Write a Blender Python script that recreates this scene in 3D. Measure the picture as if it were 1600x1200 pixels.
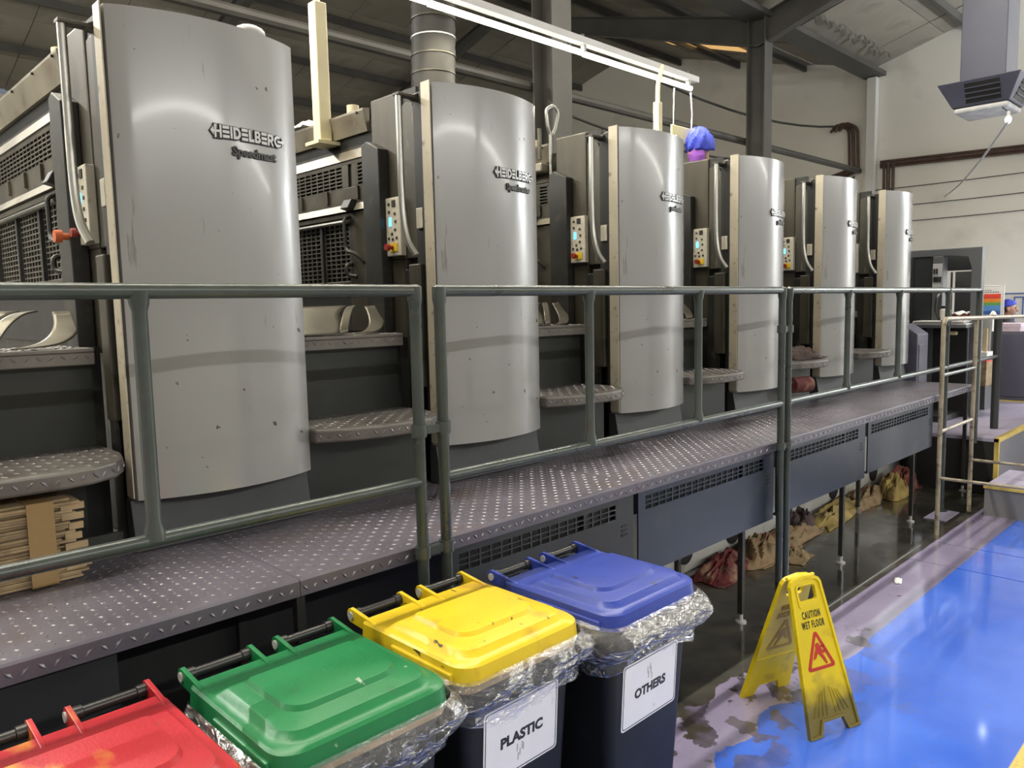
import bpy, math, random
from mathutils import Vector, Matrix, noise
for o in list(bpy.data.objects): bpy.data.objects.remove(o)
SC = bpy.context.scene
COL = SC.collection
random.seed(7)
R = math.radians

# ------------------------------------------------------------------ camera, world, exposure
cam_d = bpy.data.cameras.new('camera'); cam = bpy.data.objects.new('camera', cam_d); COL.objects.link(cam)
cam_d.sensor_fit = 'HORIZONTAL'; cam_d.sensor_width = 36.0; cam_d.lens = 1204.22/1600*36; cam_d.clip_start = .02
YAW, PITCH, ROLL = 0.774386, -0.100093, -0.021335
cy, sy, cp, sp = math.cos(YAW), math.sin(YAW), math.cos(PITCH), math.sin(PITCH)
F = Vector((sy*cp, cy*cp, sp)); Rt = Vector((cy, -sy, 0)); U = Rt.cross(F)
c_, s_ = math.cos(ROLL), math.sin(ROLL)
R2 = c_*Rt + s_*U; U2 = -s_*Rt + c_*U
M = Matrix((R2, U2, -F)).transposed().to_4x4(); M.translation = Vector((0, 0, 1.755))
cam.matrix_world = M
SC.camera = cam
SC.view_settings.view_transform = 'Standard'; SC.view_settings.look = 'None'
SC.view_settings.gamma = 1.0; SC.view_settings.use_curve_mapping = False
SC.view_settings.exposure = 0.0
W = bpy.data.worlds.new('world'); SC.world = W; W.use_nodes = True
W.node_tree.nodes['Background'].inputs[0].default_value = (.55, .6, .7, 1)
W.node_tree.nodes['Background'].inputs[1].default_value = .3

# light levels of the room's lamps
E_PRESS = 120     # tubes over the press
E_HALL = 500      # tube rows in the near bay
E_FAR = 620       # tubes over the delivery end
E_TOP = 280       # high tube rows above the press
UP = 1.2           # share of the light that goes up to the roof

# ------------------------------------------------------------------ materials
def mat(name, col, rough=.5, metal=0., var=.25, vscale=6., dirt=None, dscale=9., damt=.0, bump=0., bscale=60.,
        coat=0., stretch=None, rvar=.1, spec=.5, speck=None):
    m = bpy.data.materials.new(name); m.use_nodes = True
    nt = m.node_tree; N = nt.nodes; L = nt.links
    b = N['Principled BSDF']
    b.inputs['Metallic'].default_value = metal
    b.inputs['Coat Weight'].default_value = coat
    b.inputs['Coat Roughness'].default_value = .08
    b.inputs['Specular IOR Level'].default_value = spec
    tc = N.new('ShaderNodeTexCoord'); mp = N.new('ShaderNodeMapping')
    L.new(tc.outputs['Object'], mp.inputs[0])
    if stretch: mp.inputs['Scale'].default_value = stretch
    n1 = N.new('ShaderNodeTexNoise'); n1.inputs['Scale'].default_value = vscale; n1.inputs['Detail'].default_value = 6
    L.new(mp.outputs[0], n1.inputs['Vector'])
    ramp = N.new('ShaderNodeMapRange'); ramp.clamp = False; ramp.inputs['From Min'].default_value = .3; ramp.inputs['From Max'].default_value = .7
    ramp.inputs['To Min'].default_value = 1-var; ramp.inputs['To Max'].default_value = 1+var
    L.new(n1.outputs['Fac'], ramp.inputs['Value'])
    mul = N.new('ShaderNodeVectorMath'); mul.operation = 'SCALE'; mul.inputs[0].default_value = col
    L.new(ramp.outputs[0], mul.inputs['Scale'])
    out = mul.outputs[0]
    if dirt is not None:
        n2 = N.new('ShaderNodeTexNoise'); n2.inputs['Scale'].default_value = dscale; n2.inputs['Detail'].default_value = 8
        L.new(mp.outputs[0], n2.inputs['Vector'])
        r2 = N.new('ShaderNodeMapRange'); r2.inputs['From Min'].default_value = .5+.25*(1-damt)-.12; r2.inputs['From Max'].default_value = .5+.25*(1-damt)+.06
        L.new(n2.outputs['Fac'], r2.inputs['Value'])
        mx = N.new('ShaderNodeMix'); mx.data_type = 'RGBA'
        L.new(r2.outputs[0], mx.inputs['Factor']); L.new(out, mx.inputs['A']); mx.inputs['B'].default_value = (*dirt, 1)
        out = mx.outputs['Result']
    if speck:
        n4 = N.new('ShaderNodeTexNoise'); n4.inputs['Scale'].default_value = speck[1]; n4.inputs['Detail'].default_value = 3
        mp4 = N.new('ShaderNodeMapping'); mp4.inputs['Scale'].default_value = (1, .45, 1); mp4.inputs['Rotation'].default_value = (0, 0, .6)
        L.new(tc.outputs['Object'], mp4.inputs[0]); L.new(mp4.outputs[0], n4.inputs['Vector'])
        r4 = N.new('ShaderNodeMapRange'); r4.inputs['From Min'].default_value = speck[2]; r4.inputs['From Max'].default_value = speck[2]+.03
        L.new(n4.outputs['Fac'], r4.inputs['Value'])
        mx = N.new('ShaderNodeMix'); mx.data_type = 'RGBA'
        L.new(r4.outputs[0], mx.inputs['Factor']); L.new(out, mx.inputs['A']); mx.inputs['B'].default_value = (*speck[0], 1)
        out = mx.outputs['Result']
    L.new(out, b.inputs['Base Color'])
    rr = N.new('ShaderNodeMapRange'); rr.inputs['To Min'].default_value = max(.02, rough-rvar); rr.inputs['To Max'].default_value = rough+rvar
    L.new(n1.outputs['Fac'], rr.inputs['Value']); L.new(rr.outputs[0], b.inputs['Roughness'])
    if bump:
        n3 = N.new('ShaderNodeTexNoise'); n3.inputs['Scale'].default_value = bscale; n3.inputs['Detail'].default_value = 4
        L.new(mp.outputs[0], n3.inputs['Vector'])
        bp = N.new('ShaderNodeBump'); bp.inputs['Strength'].default_value = bump; bp.inputs['Distance'].default_value = .01
        L.new(n3.outputs['Fac'], bp.inputs['Height']); L.new(bp.outputs[0], b.inputs['Normal'])
    return m
def emis(name, col, s):
    m = bpy.data.materials.new(name); m.use_nodes = True
    b = m.node_tree.nodes['Principled BSDF']; b.inputs['Base Color'].default_value = (*col, 1)
    b.inputs['Emission Color'].default_value = (*col, 1); b.inputs['Emission Strength'].default_value = s
    return m
def film(name, tint, gloss, rough, opac):
    """clear wrinkled plastic film: see-through with a glossy coat"""
    m = bpy.data.materials.new(name); m.use_nodes = True
    nt = m.node_tree; N = nt.nodes; L = nt.links
    for n in list(N):
        if n.type != 'OUTPUT_MATERIAL': N.remove(n)
    out = [n for n in N if n.type == 'OUTPUT_MATERIAL'][0]
    tr = N.new('ShaderNodeBsdfTransparent'); tr.inputs[0].default_value = (*tint, 1)
    gl = N.new('ShaderNodeBsdfGlossy'); gl.inputs['Roughness'].default_value = rough; gl.inputs[0].default_value = (.9, .9, .9, 1)
    df = N.new('ShaderNodeBsdfDiffuse'); df.inputs[0].default_value = (*[min(1, t*.6) for t in tint], 1)
    tc = N.new('ShaderNodeTexCoord'); mp = N.new('ShaderNodeMapping'); mp.inputs['Rotation'].default_value = (.5, .6, .3); mp.inputs['Scale'].default_value = (26, 26, 60)
    L.new(tc.outputs['Object'], mp.inputs[0])
    nz = N.new('ShaderNodeTexNoise'); nz.inputs['Scale'].default_value = 1; nz.inputs['Detail'].default_value = 3; nz.inputs['Distortion'].default_value = 1.2
    L.new(mp.outputs[0], nz.inputs['Vector'])
    bp = N.new('ShaderNodeBump'); bp.inputs['Strength'].default_value = .8; bp.inputs['Distance'].default_value = .02
    L.new(nz.outputs['Fac'], bp.inputs['Height']); L.new(bp.outputs[0], gl.inputs['Normal'])
    lw = N.new('ShaderNodeLayerWeight'); lw.inputs[0].default_value = .35
    mr = N.new('ShaderNodeMapRange'); mr.inputs['To Min'].default_value = gloss*.5; mr.inputs['To Max'].default_value = min(1, gloss*4)
    L.new(lw.outputs['Fresnel'], mr.inputs['Value'])
    m1 = N.new('ShaderNodeMixShader'); m1.inputs[0].default_value = opac
    L.new(tr.outputs[0], m1.inputs[1]); L.new(df.outputs[0], m1.inputs[2])
    m2 = N.new('ShaderNodeMixShader'); L.new(mr.outputs[0], m2.inputs[0])
    L.new(m1.outputs[0], m2.inputs[1]); L.new(gl.outputs[0], m2.inputs[2])
    L.new(m2.outputs[0], out.inputs[0])
    return m

def panel_mat():
    m = mat('silver_cover_paint', (.29, .29, .293), .24, .15, .0, .7, coat=.25, rvar=.0)
    nt = m.node_tree; N = nt.nodes; L = nt.links; b = N['Principled BSDF']
    src = b.inputs['Base Color'].links[0].from_socket
    tc = N.new('ShaderNodeTexCoord')
    def spots(scale, stretch, lo, hi, rot=0):
        mp = N.new('ShaderNodeMapping'); mp.inputs['Scale'].default_value = stretch; mp.inputs['Rotation'].default_value = (0, rot, 0)
        L.new(tc.outputs['Object'], mp.inputs[0])
        n = N.new('ShaderNodeTexNoise'); n.inputs['Scale'].default_value = scale; n.inputs['Detail'].default_value = 3
        L.new(mp.outputs[0], n.inputs['Vector'])
        r = N.new('ShaderNodeMapRange'); r.inputs['From Min'].default_value = lo; r.inputs['From Max'].default_value = hi
        L.new(n.outputs['Fac'], r.inputs['Value']); return r.outputs[0]
    for fac, colr in ((spots(22, (1, 1, 1), .72, .75), (.07, .055, .045)), (spots(14, (3.2, 1, .35), .69, .76, .5), (.20, .19, .18))):
        mx = N.new('ShaderNodeMix'); mx.data_type = 'RGBA'
        L.new(fac, mx.inputs['Factor']); L.new(src, mx.inputs['A']); mx.inputs['B'].default_value = (*colr, 1)
        src = mx.outputs['Result']
    L.new(src, b.inputs['Base Color'])
    return m

def floor_mat():
    m = bpy.data.materials.new('painted_epoxy_floor'); m.use_nodes = True
    nt = m.node_tree; N = nt.nodes; L = nt.links; b = N['Principled BSDF']
    g = N.new('ShaderNodeNewGeometry'); sep = N.new('ShaderNodeSeparateXYZ'); L.new(g.outputs['Position'], sep.inputs[0])
    def nz(scale, det=5):
        n = N.new('ShaderNodeTexNoise'); n.inputs['Scale'].default_value = scale; n.inputs['Detail'].default_value = det
        L.new(g.outputs['Position'], n.inputs['Vector']); return n.outputs['Fac']
    def mth(op, a, bb):
        n = N.new('ShaderNodeMath'); n.operation = op
        for i, v in enumerate((a, bb)):
            if isinstance(v, (int, float)): n.inputs[i].default_value = v
            else: L.new(v, n.inputs[i])
        return n.outputs[0]
    def step(v, lo, hi):
        r = N.new('ShaderNodeMapRange'); r.inputs['From Min'].default_value = lo; r.inputs['From Max'].default_value = hi
        L.new(v, r.inputs['Value']); return r.outputs[0]
    def mix(f, a, bb):
        mx = N.new('ShaderNodeMix'); mx.data_type = 'RGBA'
        L.new(f, mx.inputs['Factor'])
        for k, v in (('A', a), ('B', bb)):
            if isinstance(v, tuple): mx.inputs[k].default_value = (*v, 1)
            else: L.new(v, mx.inputs[k])
        return mx.outputs['Result']
    Y = sep.outputs['Y']; X = sep.outputs['X']
    # wear is strong around x=2.5..3.6, y 1.3..1.8 (peeling paint)
    wx = mth('MULTIPLY', mth('SUBTRACT', 1.0, step(X, 3.3, 4.2)), step(Y, 1.15, 1.5))
    n1 = nz(7, 6); n2 = nz(2.2, 4); n3 = nz(30, 4)
    blue = mix(step(n2, .35, .7), (.035, .12, .62), (.06, .17, .74))
    lil = mix(step(n2, .3, .7), (.25, .22, .34), (.33, .29, .43))
    yel = (.62, .48, .12)
    conc = mix(step(n1, .35, .65), (.022, .020, .015), (.052, .047, .034))
    c = mix(step(Y, .60, .605), (.27, .27, .25), yel)
    c = mix(step(Y, .665, .67), c, blue)
    yb = mth('ADD', Y, mth('MULTIPLY', mth('SUBTRACT', nz(3, 5), .5), mth('MULTIPLY', wx, .35)))
    c = mix(step(yb, 1.468, 1.474), c, lil)
    # peeled flakes
    fl = mth('MULTIPLY', step(nz(5.5, 7), .52, .54), wx)
    c = mix(fl, c, mix(step(n1, .4, .6), (.13, .11, .17), (.05, .045, .035)))
    sp = step(nz(4.2, 6), .66, .675)
    c = mix(mth('MULTIPLY', sp, step(Y, 1.0, 1.5)), c, (.14, .12, .15))
    yd = mth('ADD', Y, mth('MULTIPLY', mth('SUBTRACT', nz(5, 6), .5), mth('ADD', .015, mth('MULTIPLY', wx, .25))))
    dark = step(yd, 1.755, 1.762)
    c = mix(dark, c, conc)
    # scuffs
    c = mix(mth('MULTIPLY', step(n3, .60, .75), .35), c, (.10, .10, .10))
    L.new(c, b.inputs['Base Color'])
    ro = mth('ADD', .13, mth('MULTIPLY', step(n2, .3, .75), .13))
    wet = step(nz(1.7, 4), .42, .62)
    rd = mth('ADD', .10, mth('MULTIPLY', mth('SUBTRACT', 1.0, wet), .40))
    rmx = N.new('ShaderNodeMix'); L.new(dark, rmx.inputs['Factor']); L.new(ro, rmx.inputs['A']); L.new(rd, rmx.inputs['B'])
    L.new(rmx.outputs['Result'], b.inputs['Roughness'])
    bp = N.new('ShaderNodeBump'); bp.inputs['Strength'].default_value = .25; bp.inputs['Distance'].default_value = .004
    L.new(nz(9, 3), bp.inputs['Height']); L.new(bp.outputs[0], b.inputs['Normal'])
    b.inputs['Coat Weight'].default_value = .9; b.inputs['Coat IOR'].default_value = 1.6; b.inputs['Coat Roughness'].default_value = .07
    return m

MT = dict(
    panel=panel_mat(),
    tan=mat('aged_cream_edge', (.40, .36, .28), .42, .1, .10, 3, (.14, .11, .08), 26, .12),
    frame=mat('dark_press_frame', (.022, .022, .020), .5, .2, .3, 5, (.07, .06, .045), 7, .3),
    black=mat('black_recess', (.010, .010, .010), .6, 0, .2),
    cover=mat('greasy_side_cover', (.048, .043, .032), .48, .3, .35, 3, (.055, .048, .036), 4, .55, .1, 40, stretch=(1, 3, .5)),
    cover2=mat('grey_inset_cover', (.062, .058, .046), .5, .3, .3, 3, (.24, .22, .18), 14, .1, stretch=(1, 3, .6)),
    guard=mat('oily_guard_steel', (.068, .062, .047), .45, .45, .35, 5, (.045, .038, .026), 6, .5),
    plate=mat('bare_top_plate', (.20, .18, .14), .42, .4, .25, 5, (.13, .10, .07), 8, .35),
    bars=mat('dark_guard_bars', (.10, .095, .08), .4, .5, .3, 9),
    chrome=mat('brushed_steel_tube', (.42, .42, .40), .34, .9, .06, 8, rvar=.05),
    riser=mat('charcoal_riser', (.020, .0225, .022), .5, .15, .2, 3, (.032, .034, .034), 5, .4),
    skirt=mat('slate_skirt', (.034, .037, .041), .5, .1, .25, 4, (.04, .042, .045), 18, .35),
    checker=mat('worn_checker_plate', (.145, .134, .124), .42, .35, .25, 4, (.075, .055, .045), 6, .35),
    walkway=mat('lavender_checker_plate', (.118, .109, .138), .40, .25, .22, 3, (.10, .075, .075), 3, .3),
    loz=mat('polished_lozenges', (.16, .148, .165), .3, .5, .2, 9),
    rail=mat('grey_green_rail_paint', (.052, .063, .059), .30, .25, .2, 8, (.06, .05, .035), 16, .22),
    railtan=mat('chipped_tan_rail_paint', (.29, .25, .18), .45, .1, .2, 14, (.10, .065, .04), 26, .35),
    vent=mat('slate_blue_panel', (.015, .022, .038), .42, .15, .12, 3, (.035, .04, .05), 5, .35),
    plinth=mat('pale_plinth_paint', (.48, .48, .45), .5, 0, .12, 2, (.24, .2, .13), 3, .2),
    white=mat('white_paint', (.62, .62, .60), .6, 0, .06, 1.5),
    wall=mat('whitewashed_wall', (.74, .72, .66), .75, 0, .05, .5, (.62, .60, .54), 1.2, .2),
    roof=mat('dusty_roof_board', (.25, .23, .19), .8, 0, .22, .8, (.16, .145, .12), 1.5, .3),
    roofdark=mat('roof_backing', (.06, .055, .045), .9),
    steel=mat('grey_structural_steel', (.085, .082, .075), .55, .2, .2, 2),
    rust=mat('rusty_brown_pipe', (.085, .050, .038), .6, .1, .3, 6),
    cable=mat('black_cable', (.02, .018, .016), .6),
    duct=mat('blue_grey_duct', (.075, .078, .115), .45, .2, .12, 2),
    ductlight=mat('pale_duct_base', (.55, .55, .56), .5),
    flex=mat('dusty_foil_hose', (.020, .018, .016), .6, .2, .3, 8),
    blackplastic=mat('black_bin_plastic', (.007, .0075, .009), .5, 0, .2, 4, (.015, .015, .018), 6, .2, spec=.25),
    red=mat('red_lid_plastic', (.37, .015, .024), .36, 0, .12, 4, (.62, .36, .05), 5, .36, .08, 90, stretch=(1.6, .8, 1), speck=((.2, .1, .08), 30, .70)),
    green=mat('green_lid_plastic', (.006, .155, .047), .36, 0, .12, 4, (.03, .10, .05), 9, .12, .08, 90, speck=((.30, .36, .30), 26, .70)),
    yellow=mat('yellow_lid_plastic', (.66, .47, .014), .33, 0, .08, 4, (.40, .22, .02), 8, .1, .08, 90, speck=((.05, .035, .015), 34, .685)),
    blue=mat('blue_lid_plastic', (.025, .050, .31), .36, 0, .12, 4, (.03, .05, .20), 9, .15, .08, 90, speck=((.015, .015, .04), 24, .70)),
    rod=mat('black_hinge_rod', (.018, .018, .018), .3),
    lug=mat('grey_pin_cap', (.35, .36, .35), .4),
    rim=mat('stained_tan_rim', (.26, .19, .095), .45, 0, .3, 8),
    label=mat('white_label', (.66, .66, .72), .4, 0, .03, 8, (.30, .26, .2), 14, .06),
    ink=mat('black_ink', (.008, .008, .01), .5),
    signyellow=mat('caution_yellow', (.66, .50, .006), .38, 0, .08, 4, (.30, .22, .03), 9, .12),
    signdirt=mat('grimy_yellow', (.19, .145, .02), .6, 0, .4, 8, (.05, .045, .02), 7, .5),
    signred=mat('warning_red', (.45, .02, .012), .45),
    silver=mat('silver_letters', (.42, .42, .42), .35, .4, .05),
    letterdark=mat('dark_letter_edge', (.035, .035, .036), .5),
    ctrl=mat('cream_control_plate', (.46, .43, .36), .4, 0, .1, 8, (.2, .17, .12), 25, .2),
    knobred=mat('red_stop_button', (.22, .018, .012), .4),
    knobyellow=mat('yellow_button_base', (.60, .40, .02), .5),
    orange=mat('orange_knob', (.45, .10, .03), .4),
    led=emis('blue_display', (.10, .62, 1.0), 2.5),
    card=mat('corrugated_card', (.30, .22, .125), .75, 0, .35, 9, (.16, .11, .06), 12, .3),
    tape=mat('brown_tape', (.27, .175, .075), .45, 0, .06, 6),
    sheet=mat('curled_metal_sheet', (.13, .12, .095), .38, .5, .25, 5, (.11, .09, .06), 6, .3),
    ragred=mat('red_rag', (.11, .014, .014), .85, 0, .5, 10, (.24, .14, .09), 11, .45),
    ragtan=mat('tan_rag', (.24, .17, .085), .85, 0, .4, 9, (.11, .03, .025), 9, .5),
    ragdark=mat('dark_rag', (.05, .032, .03), .85, 0, .4, 9, (.14, .07, .05), 10, .3),
    ragyellow=mat('yellowed_rag', (.27, .20, .06), .85, 0, .4, 9, (.17, .09, .04), 8, .3),
    platform=mat('lavender_platform_paint', (.34, .31, .42), .35, 0, .12, 3, (.2, .18, .25), 6, .3),
    greyside=mat('grey_step_side', (.17, .17, .175), .6, 0, .1, 4),
    nosing=mat('yellow_nosing', (.60, .45, .10), .5, 0, .15, 6),
    machine=mat('charcoal_delivery_paint', (.022, .024, .026), .45, .1, .12, 3),
    machine2=mat('grey_delivery_paint', (.085, .09, .098), .45, .1, .1, 3),
    purple=mat('purple_grey_cabinet', (.095, .092, .13), .45, .05, .08, 2),
    paper=mat('white_paper', (.72, .71, .70), .7, 0, .05),
    pink=mat('pinkish_paper', (.62, .50, .58), .7, 0, .1, 20),
    skin=mat('skin', (.36, .19, .125), .5, 0, .08, 9),
    hairnet=mat('blue_hairnet', (.035, .055, .46), .75, 0, .3, 18),
    mask=mat('purple_mask', (.36, .12, .62), .6, 0, .1, 9),
    shirtdark=mat('dark_shirt', (.02, .02, .03), .8),
    shirtblue=mat('navy_overall', (.03, .04, .10), .8),
    eye=mat('dark_eye', (.02, .015, .012), .2),
    hair=mat('black_hair', (.012, .010, .009), .6),
    tube=emis('fluorescent_tube', (1.0, .97, .80), 9),
    bulb=emis('white_led_bulb', (.85, .95, 1.0), 14),
    amber=emis('amber_skylight_sheet', (.85, .50, .18), .75),
    housing=mat('lamp_housing', (.50, .50, .52), .4, .3, .05),
    post=mat('cream_lamp_post', (.58, .52, .34), .5, 0, .1, 4),
    cream=mat('cream_cabinet', (.58, .57, .52), .5, 0, .06, 3),
    plaque=mat('cream_plaque', (.66, .60, .33), .6, 0, .05),
    wood=mat('pale_wood', (.45, .35, .20), .6, 0, .2, 8),
    cfilm=film('clear_bin_liner', (.88, .88, .91), .085, .14, .05),
    cfilmdark=film('clear_liner_skirt', (.86, .86, .88), .20, .16, .05),
    signred2=mat('chart_red', (.75, .07, .04), .5), chartorange=mat('chart_orange', (.85, .30, .04), .5),
    chartgreen=mat('chart_green', (.14, .42, .10), .5), chartblue=mat('chart_blue', (.12, .32, .72), .5), chartnavy=mat('chart_navy', (.06, .14, .45), .5),
    glassbright=mat('pale_sheet_beyond', (.70, .73, .72), .5, 0, .03),
)
FLOOR = floor_mat()

# ------------------------------------------------------------------ mesh helpers
ROOT = {}
class MB:
    def __init__(s): s.v = []; s.f = []
    def add(s, v, f):
        k = len(s.v); s.v += [tuple(p) for p in v]; s.f += [tuple(i+k for i in q) for q in f]; return s
    def box(s, x0, x1, y0, y1, z0, z1):
        return s.add([(x0,y0,z0),(x1,y0,z0),(x1,y1,z0),(x0,y1,z0),(x0,y0,z1),(x1,y0,z1),(x1,y1,z1),(x0,y1,z1)],
                     [(0,3,2,1),(4,5,6,7),(0,1,5,4),(1,2,6,5),(2,3,7,6),(3,0,4,7)])
    def loft(s, rings, closed=True, cap0=True, cap1=True):
        n = len(rings[0]); k = len(s.v)
        for r in rings: s.v += [tuple(p) for p in r]
        m = n if closed else n-1
        for i in range(len(rings)-1):
            for j in range(m):
                a = k+i*n+j; b = k+i*n+(j+1) % n
                s.f.append((a, b, b+n, a+n))
        if closed and cap0: s.f.append(tuple(k+j for j in reversed(range(n))))
        if closed and cap1: s.f.append(tuple(k+(len(rings)-1)*n+j for j in range(n)))
        return s
    def tube(s, pts, r, n=10, caps=True, fillet=0, closed=False):
        P = [Vector(p) for p in pts]
        if fillet:
            Q = [P[0]]
            for i in range(1, len(P)-1):
                a, b, c = P[i-1], P[i], P[i+1]
                f = min(fillet, (b-a).length*.49, (c-b).length*.49)
                p0 = b+(a-b).normalized()*f; p1 = b+(c-b).normalized()*f
                for t in (0, .25, .5, .75, 1): Q.append(p0.lerp(b, t).lerp(b.lerp(p1, t), t))
            Q.append(P[-1]); P = Q
        rr = r if isinstance(r, (list, tuple)) else [r]*len(P)
        rings = []; up = None
        for i, p in enumerate(P):
            t = ((P[min(i+1, len(P)-1)]-P[max(i-1, 0)])).normalized()
            if up is None:
                up = Vector((0, 0, 1)) if abs(t.z) < .9 else Vector((1, 0, 0))
            up = (up - t*up.dot(t)).normalized(); w = t.cross(up)
            rings.append([p+(up*math.cos(a)+w*math.sin(a))*rr[i] for a in [2*math.pi*j/n for j in range(n)]])
        return s.loft(rings, True, caps, caps)
    def cyl(s, a, b, r, n=16): return s.tube([a, b], r, n)
    def prism(s, poly, axis, a, b):
        """poly of 2-D points extruded along an axis from a to b"""
        def P(p, t): return {'x': (t, p[0], p[1]), 'y': (p[0], t, p[1]), 'z': (p[0], p[1], t)}[axis]
        return s.loft([[P(p, a) for p in poly], [P(p, b) for p in poly]])
    def ell(s, c, r, nu=16, nv=10, fn=None):
        rings = []
        for i in range(nv+1):
            th = math.pi*i/nv; th = min(max(th, .02), math.pi-.02)
            ring = []
            for j in range(nu):
                ph = 2*math.pi*j/nu
                p = Vector((r[0]*math.sin(th)*math.cos(ph), r[1]*math.sin(th)*math.sin(ph), r[2]*math.cos(th)))
                if fn: p = fn(p)
                ring.append(Vector(c)+p)
            rings.append(ring)
        return s.loft(rings)
    def grid(s, fn, nu, nv):
        k = len(s.v)
        for i in range(nu+1):
            for j in range(nv+1): s.v.append(tuple(fn(i/nu, j/nv)))
        for i in range(nu):
            for j in range(nv):
                a = k+i*(nv+1)+j; s.f.append((a, a+nv+1, a+nv+2, a+1))
        return s
    def map(s, fn): s.v = [tuple(fn(Vector(p))) for p in s.v]; return s
    def build(s, name, m, parent=None, smooth=False, bevel=0, seg=2, solid=0, sub=0, stuff=False):
        me = bpy.data.meshes.new(name)
        o = bpy.data.objects.new(name, me); COL.objects.link(o)
        org = Vector((0, 0, 0)); inv = None
        if parent is not None:
            o.parent = parent
            inv = ROOT.get(parent.name, Matrix()); ROOT[o.name] = inv
            im = inv.inverted()
            me.from_pydata([tuple(im @ Vector(p)) for p in s.v], [], s.f)
        else:
            me.from_pydata(s.v, [], s.f)
        me.update()
        me.materials.append(MT[m] if isinstance(m, str) else m)
        if smooth:
            for p in me.polygons: p.use_smooth = True
            try: me.set_sharp_from_angle(angle=R(30))
            except Exception: pass
        if solid:
            md = o.modifiers.new('thick', 'SOLIDIFY'); md.thickness = solid; md.offset = 0
        if bevel:
            md = o.modifiers.new('bevel', 'BEVEL'); md.width = bevel; md.segments = seg; md.limit_method = 'ANGLE'; md.angle_limit = R(40)
        if sub:
            md = o.modifiers.new('sub', 'SUBSURF'); md.levels = sub; md.render_levels = sub
        if stuff: o['kind'] = 'stuff'
        return o
def thing(name, label, cat, loc, group=None, rz=0):
    o = bpy.data.objects.new(name, None); COL.objects.link(o); o.empty_display_size = .1
    o.location = loc; o.rotation_euler = (0, 0, rz)
    ROOT[o.name] = Matrix.Translation(Vector(loc)) @ Matrix.Rotation(rz, 4, 'Z')
    return tag(o, label, cat, group)
def tag(o, label, cat, group=None):
    o['label'] = label; o['category'] = cat
    if group: o['group'] = group
    return o
def struct(o): o['kind'] = 'structure'; return o
def lab(o, t): o['label'] = t; return o
def copy_tree(o, parent=None, shift=None):
    c = o.copy(); COL.objects.link(c)
    if parent is not None: c.parent = parent
    else:
        c.location = o.location + Vector(shift)
    ROOT[c.name] = (ROOT[o.name] if parent is None else ROOT[parent.name]).copy()
    if parent is None: ROOT[c.name] = Matrix.Translation(Vector(shift)) @ ROOT[o.name]
    for ch in list(o.children): copy_tree(ch, c)
    return c
def eval_mesh(o):
    dg = bpy.context.evaluated_depsgraph_get(); dg.update()
    e = o.evaluated_get(dg); me = e.to_mesh()
    v = [tuple(x.co) for x in me.vertices]; f = [tuple(p.vertices) for p in me.polygons]
    e.to_mesh_clear(); return v, f
def text_geo(body, size, depth, off=0., align='CENTER', sx=1., shear=0., spacing=1.):
    c = bpy.data.curves.new('t', 'FONT'); c.body = body; c.size = size; c.extrude = depth; c.offset = off
    c.align_x = align; c.align_y = 'CENTER'; c.resolution_u = 3; c.shear = shear; c.space_character = spacing
    o = bpy.data.objects.new('t', c); COL.objects.link(o)
    v, f = eval_mesh(o)
    bpy.data.objects.remove(o); bpy.data.curves.remove(c)
    return [(p[0]*sx, p[1], p[2]) for p in v], f
def flat_geo(polys, depth):
    """closed 2-D outlines (inner ones become holes) with thickness 2*depth"""
    c = bpy.data.curves.new('s', 'CURVE'); c.dimensions = '2D'; c.fill_mode = 'BOTH'; c.extrude = depth
    for P in polys:
        sp = c.splines.new('POLY'); sp.points.add(len(P)-1); sp.use_cyclic_u = True
        for q, p in zip(sp.points, P): q.co = (p[0], p[1], 0, 1)
    o = bpy.data.objects.new('s', c); COL.objects.link(o)
    v, f = eval_mesh(o)
    bpy.data.objects.remove(o); bpy.data.curves.remove(c)
    return v, f
def spline(P, n=6):
    P = [Vector(p) for p in P]; out = []
    for i in range(len(P)-1):
        p0, p1, p2, p3 = P[max(i-1, 0)], P[i], P[i+1], P[min(i+2, len(P)-1)]
        for q in range(n):
            t = q/n
            out.append(.5*((2*p1)+(p2-p0)*t+(2*p0-5*p1+4*p2-p3)*t*t+(3*p1-p0-3*p2+p3)*t**3))
    out.append(P[-1]); return out
def rrect(x0, x1, y0, y1, r, n=5):
    rs = r if isinstance(r, (list, tuple)) else [r]*4
    out = []
    for (cx, cy_, a0, rr) in ((x1, y1, 0, rs[0]), (x0, y1, 90, rs[1]), (x0, y0, 180, rs[2]), (x1, y0, 270, rs[3])):
        ox = cx - rr*(1 if cx == x1 else -1); oy = cy_ - rr*(1 if cy_ == y1 else -1)
        for i in range(n+1):
            a = R(a0+90*i/n); out.append((ox+rr*math.cos(a), oy+rr*math.sin(a)))
    return out
def lozenges(mb, n_u, n_v, pitch, place, ln=.024, wd=.0085, h=.0022):
    """raised tread lozenges, alternating direction; place(u,v,h) -> 3-D point"""
    for i in range(n_u):
        for j in range(n_v):
            u = (i+.5)*pitch; v = (j+.5)*pitch
            a = R(45) if (i+j) % 2 else R(-45)
            ca, sa = math.cos(a), math.sin(a); k = len(mb.v)
            for (p, q, hh) in ((-ln/2, 0, 0), (0, -wd/2, 0), (ln/2, 0, 0), (0, wd/2, 0), (-ln/4, 0, h), (ln/4, 0, h)):
                mb.v.append(tuple(place(u+p*ca-q*sa, v+p*sa+q*ca, hh)))
            mb.f += [(k, k+1, k+4), (k+1, k+5, k+4), (k+1, k+2, k+5), (k+2, k+3, k+5), (k+3, k+4, k+5), (k+3, k, k+4)]
    return mb

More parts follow.
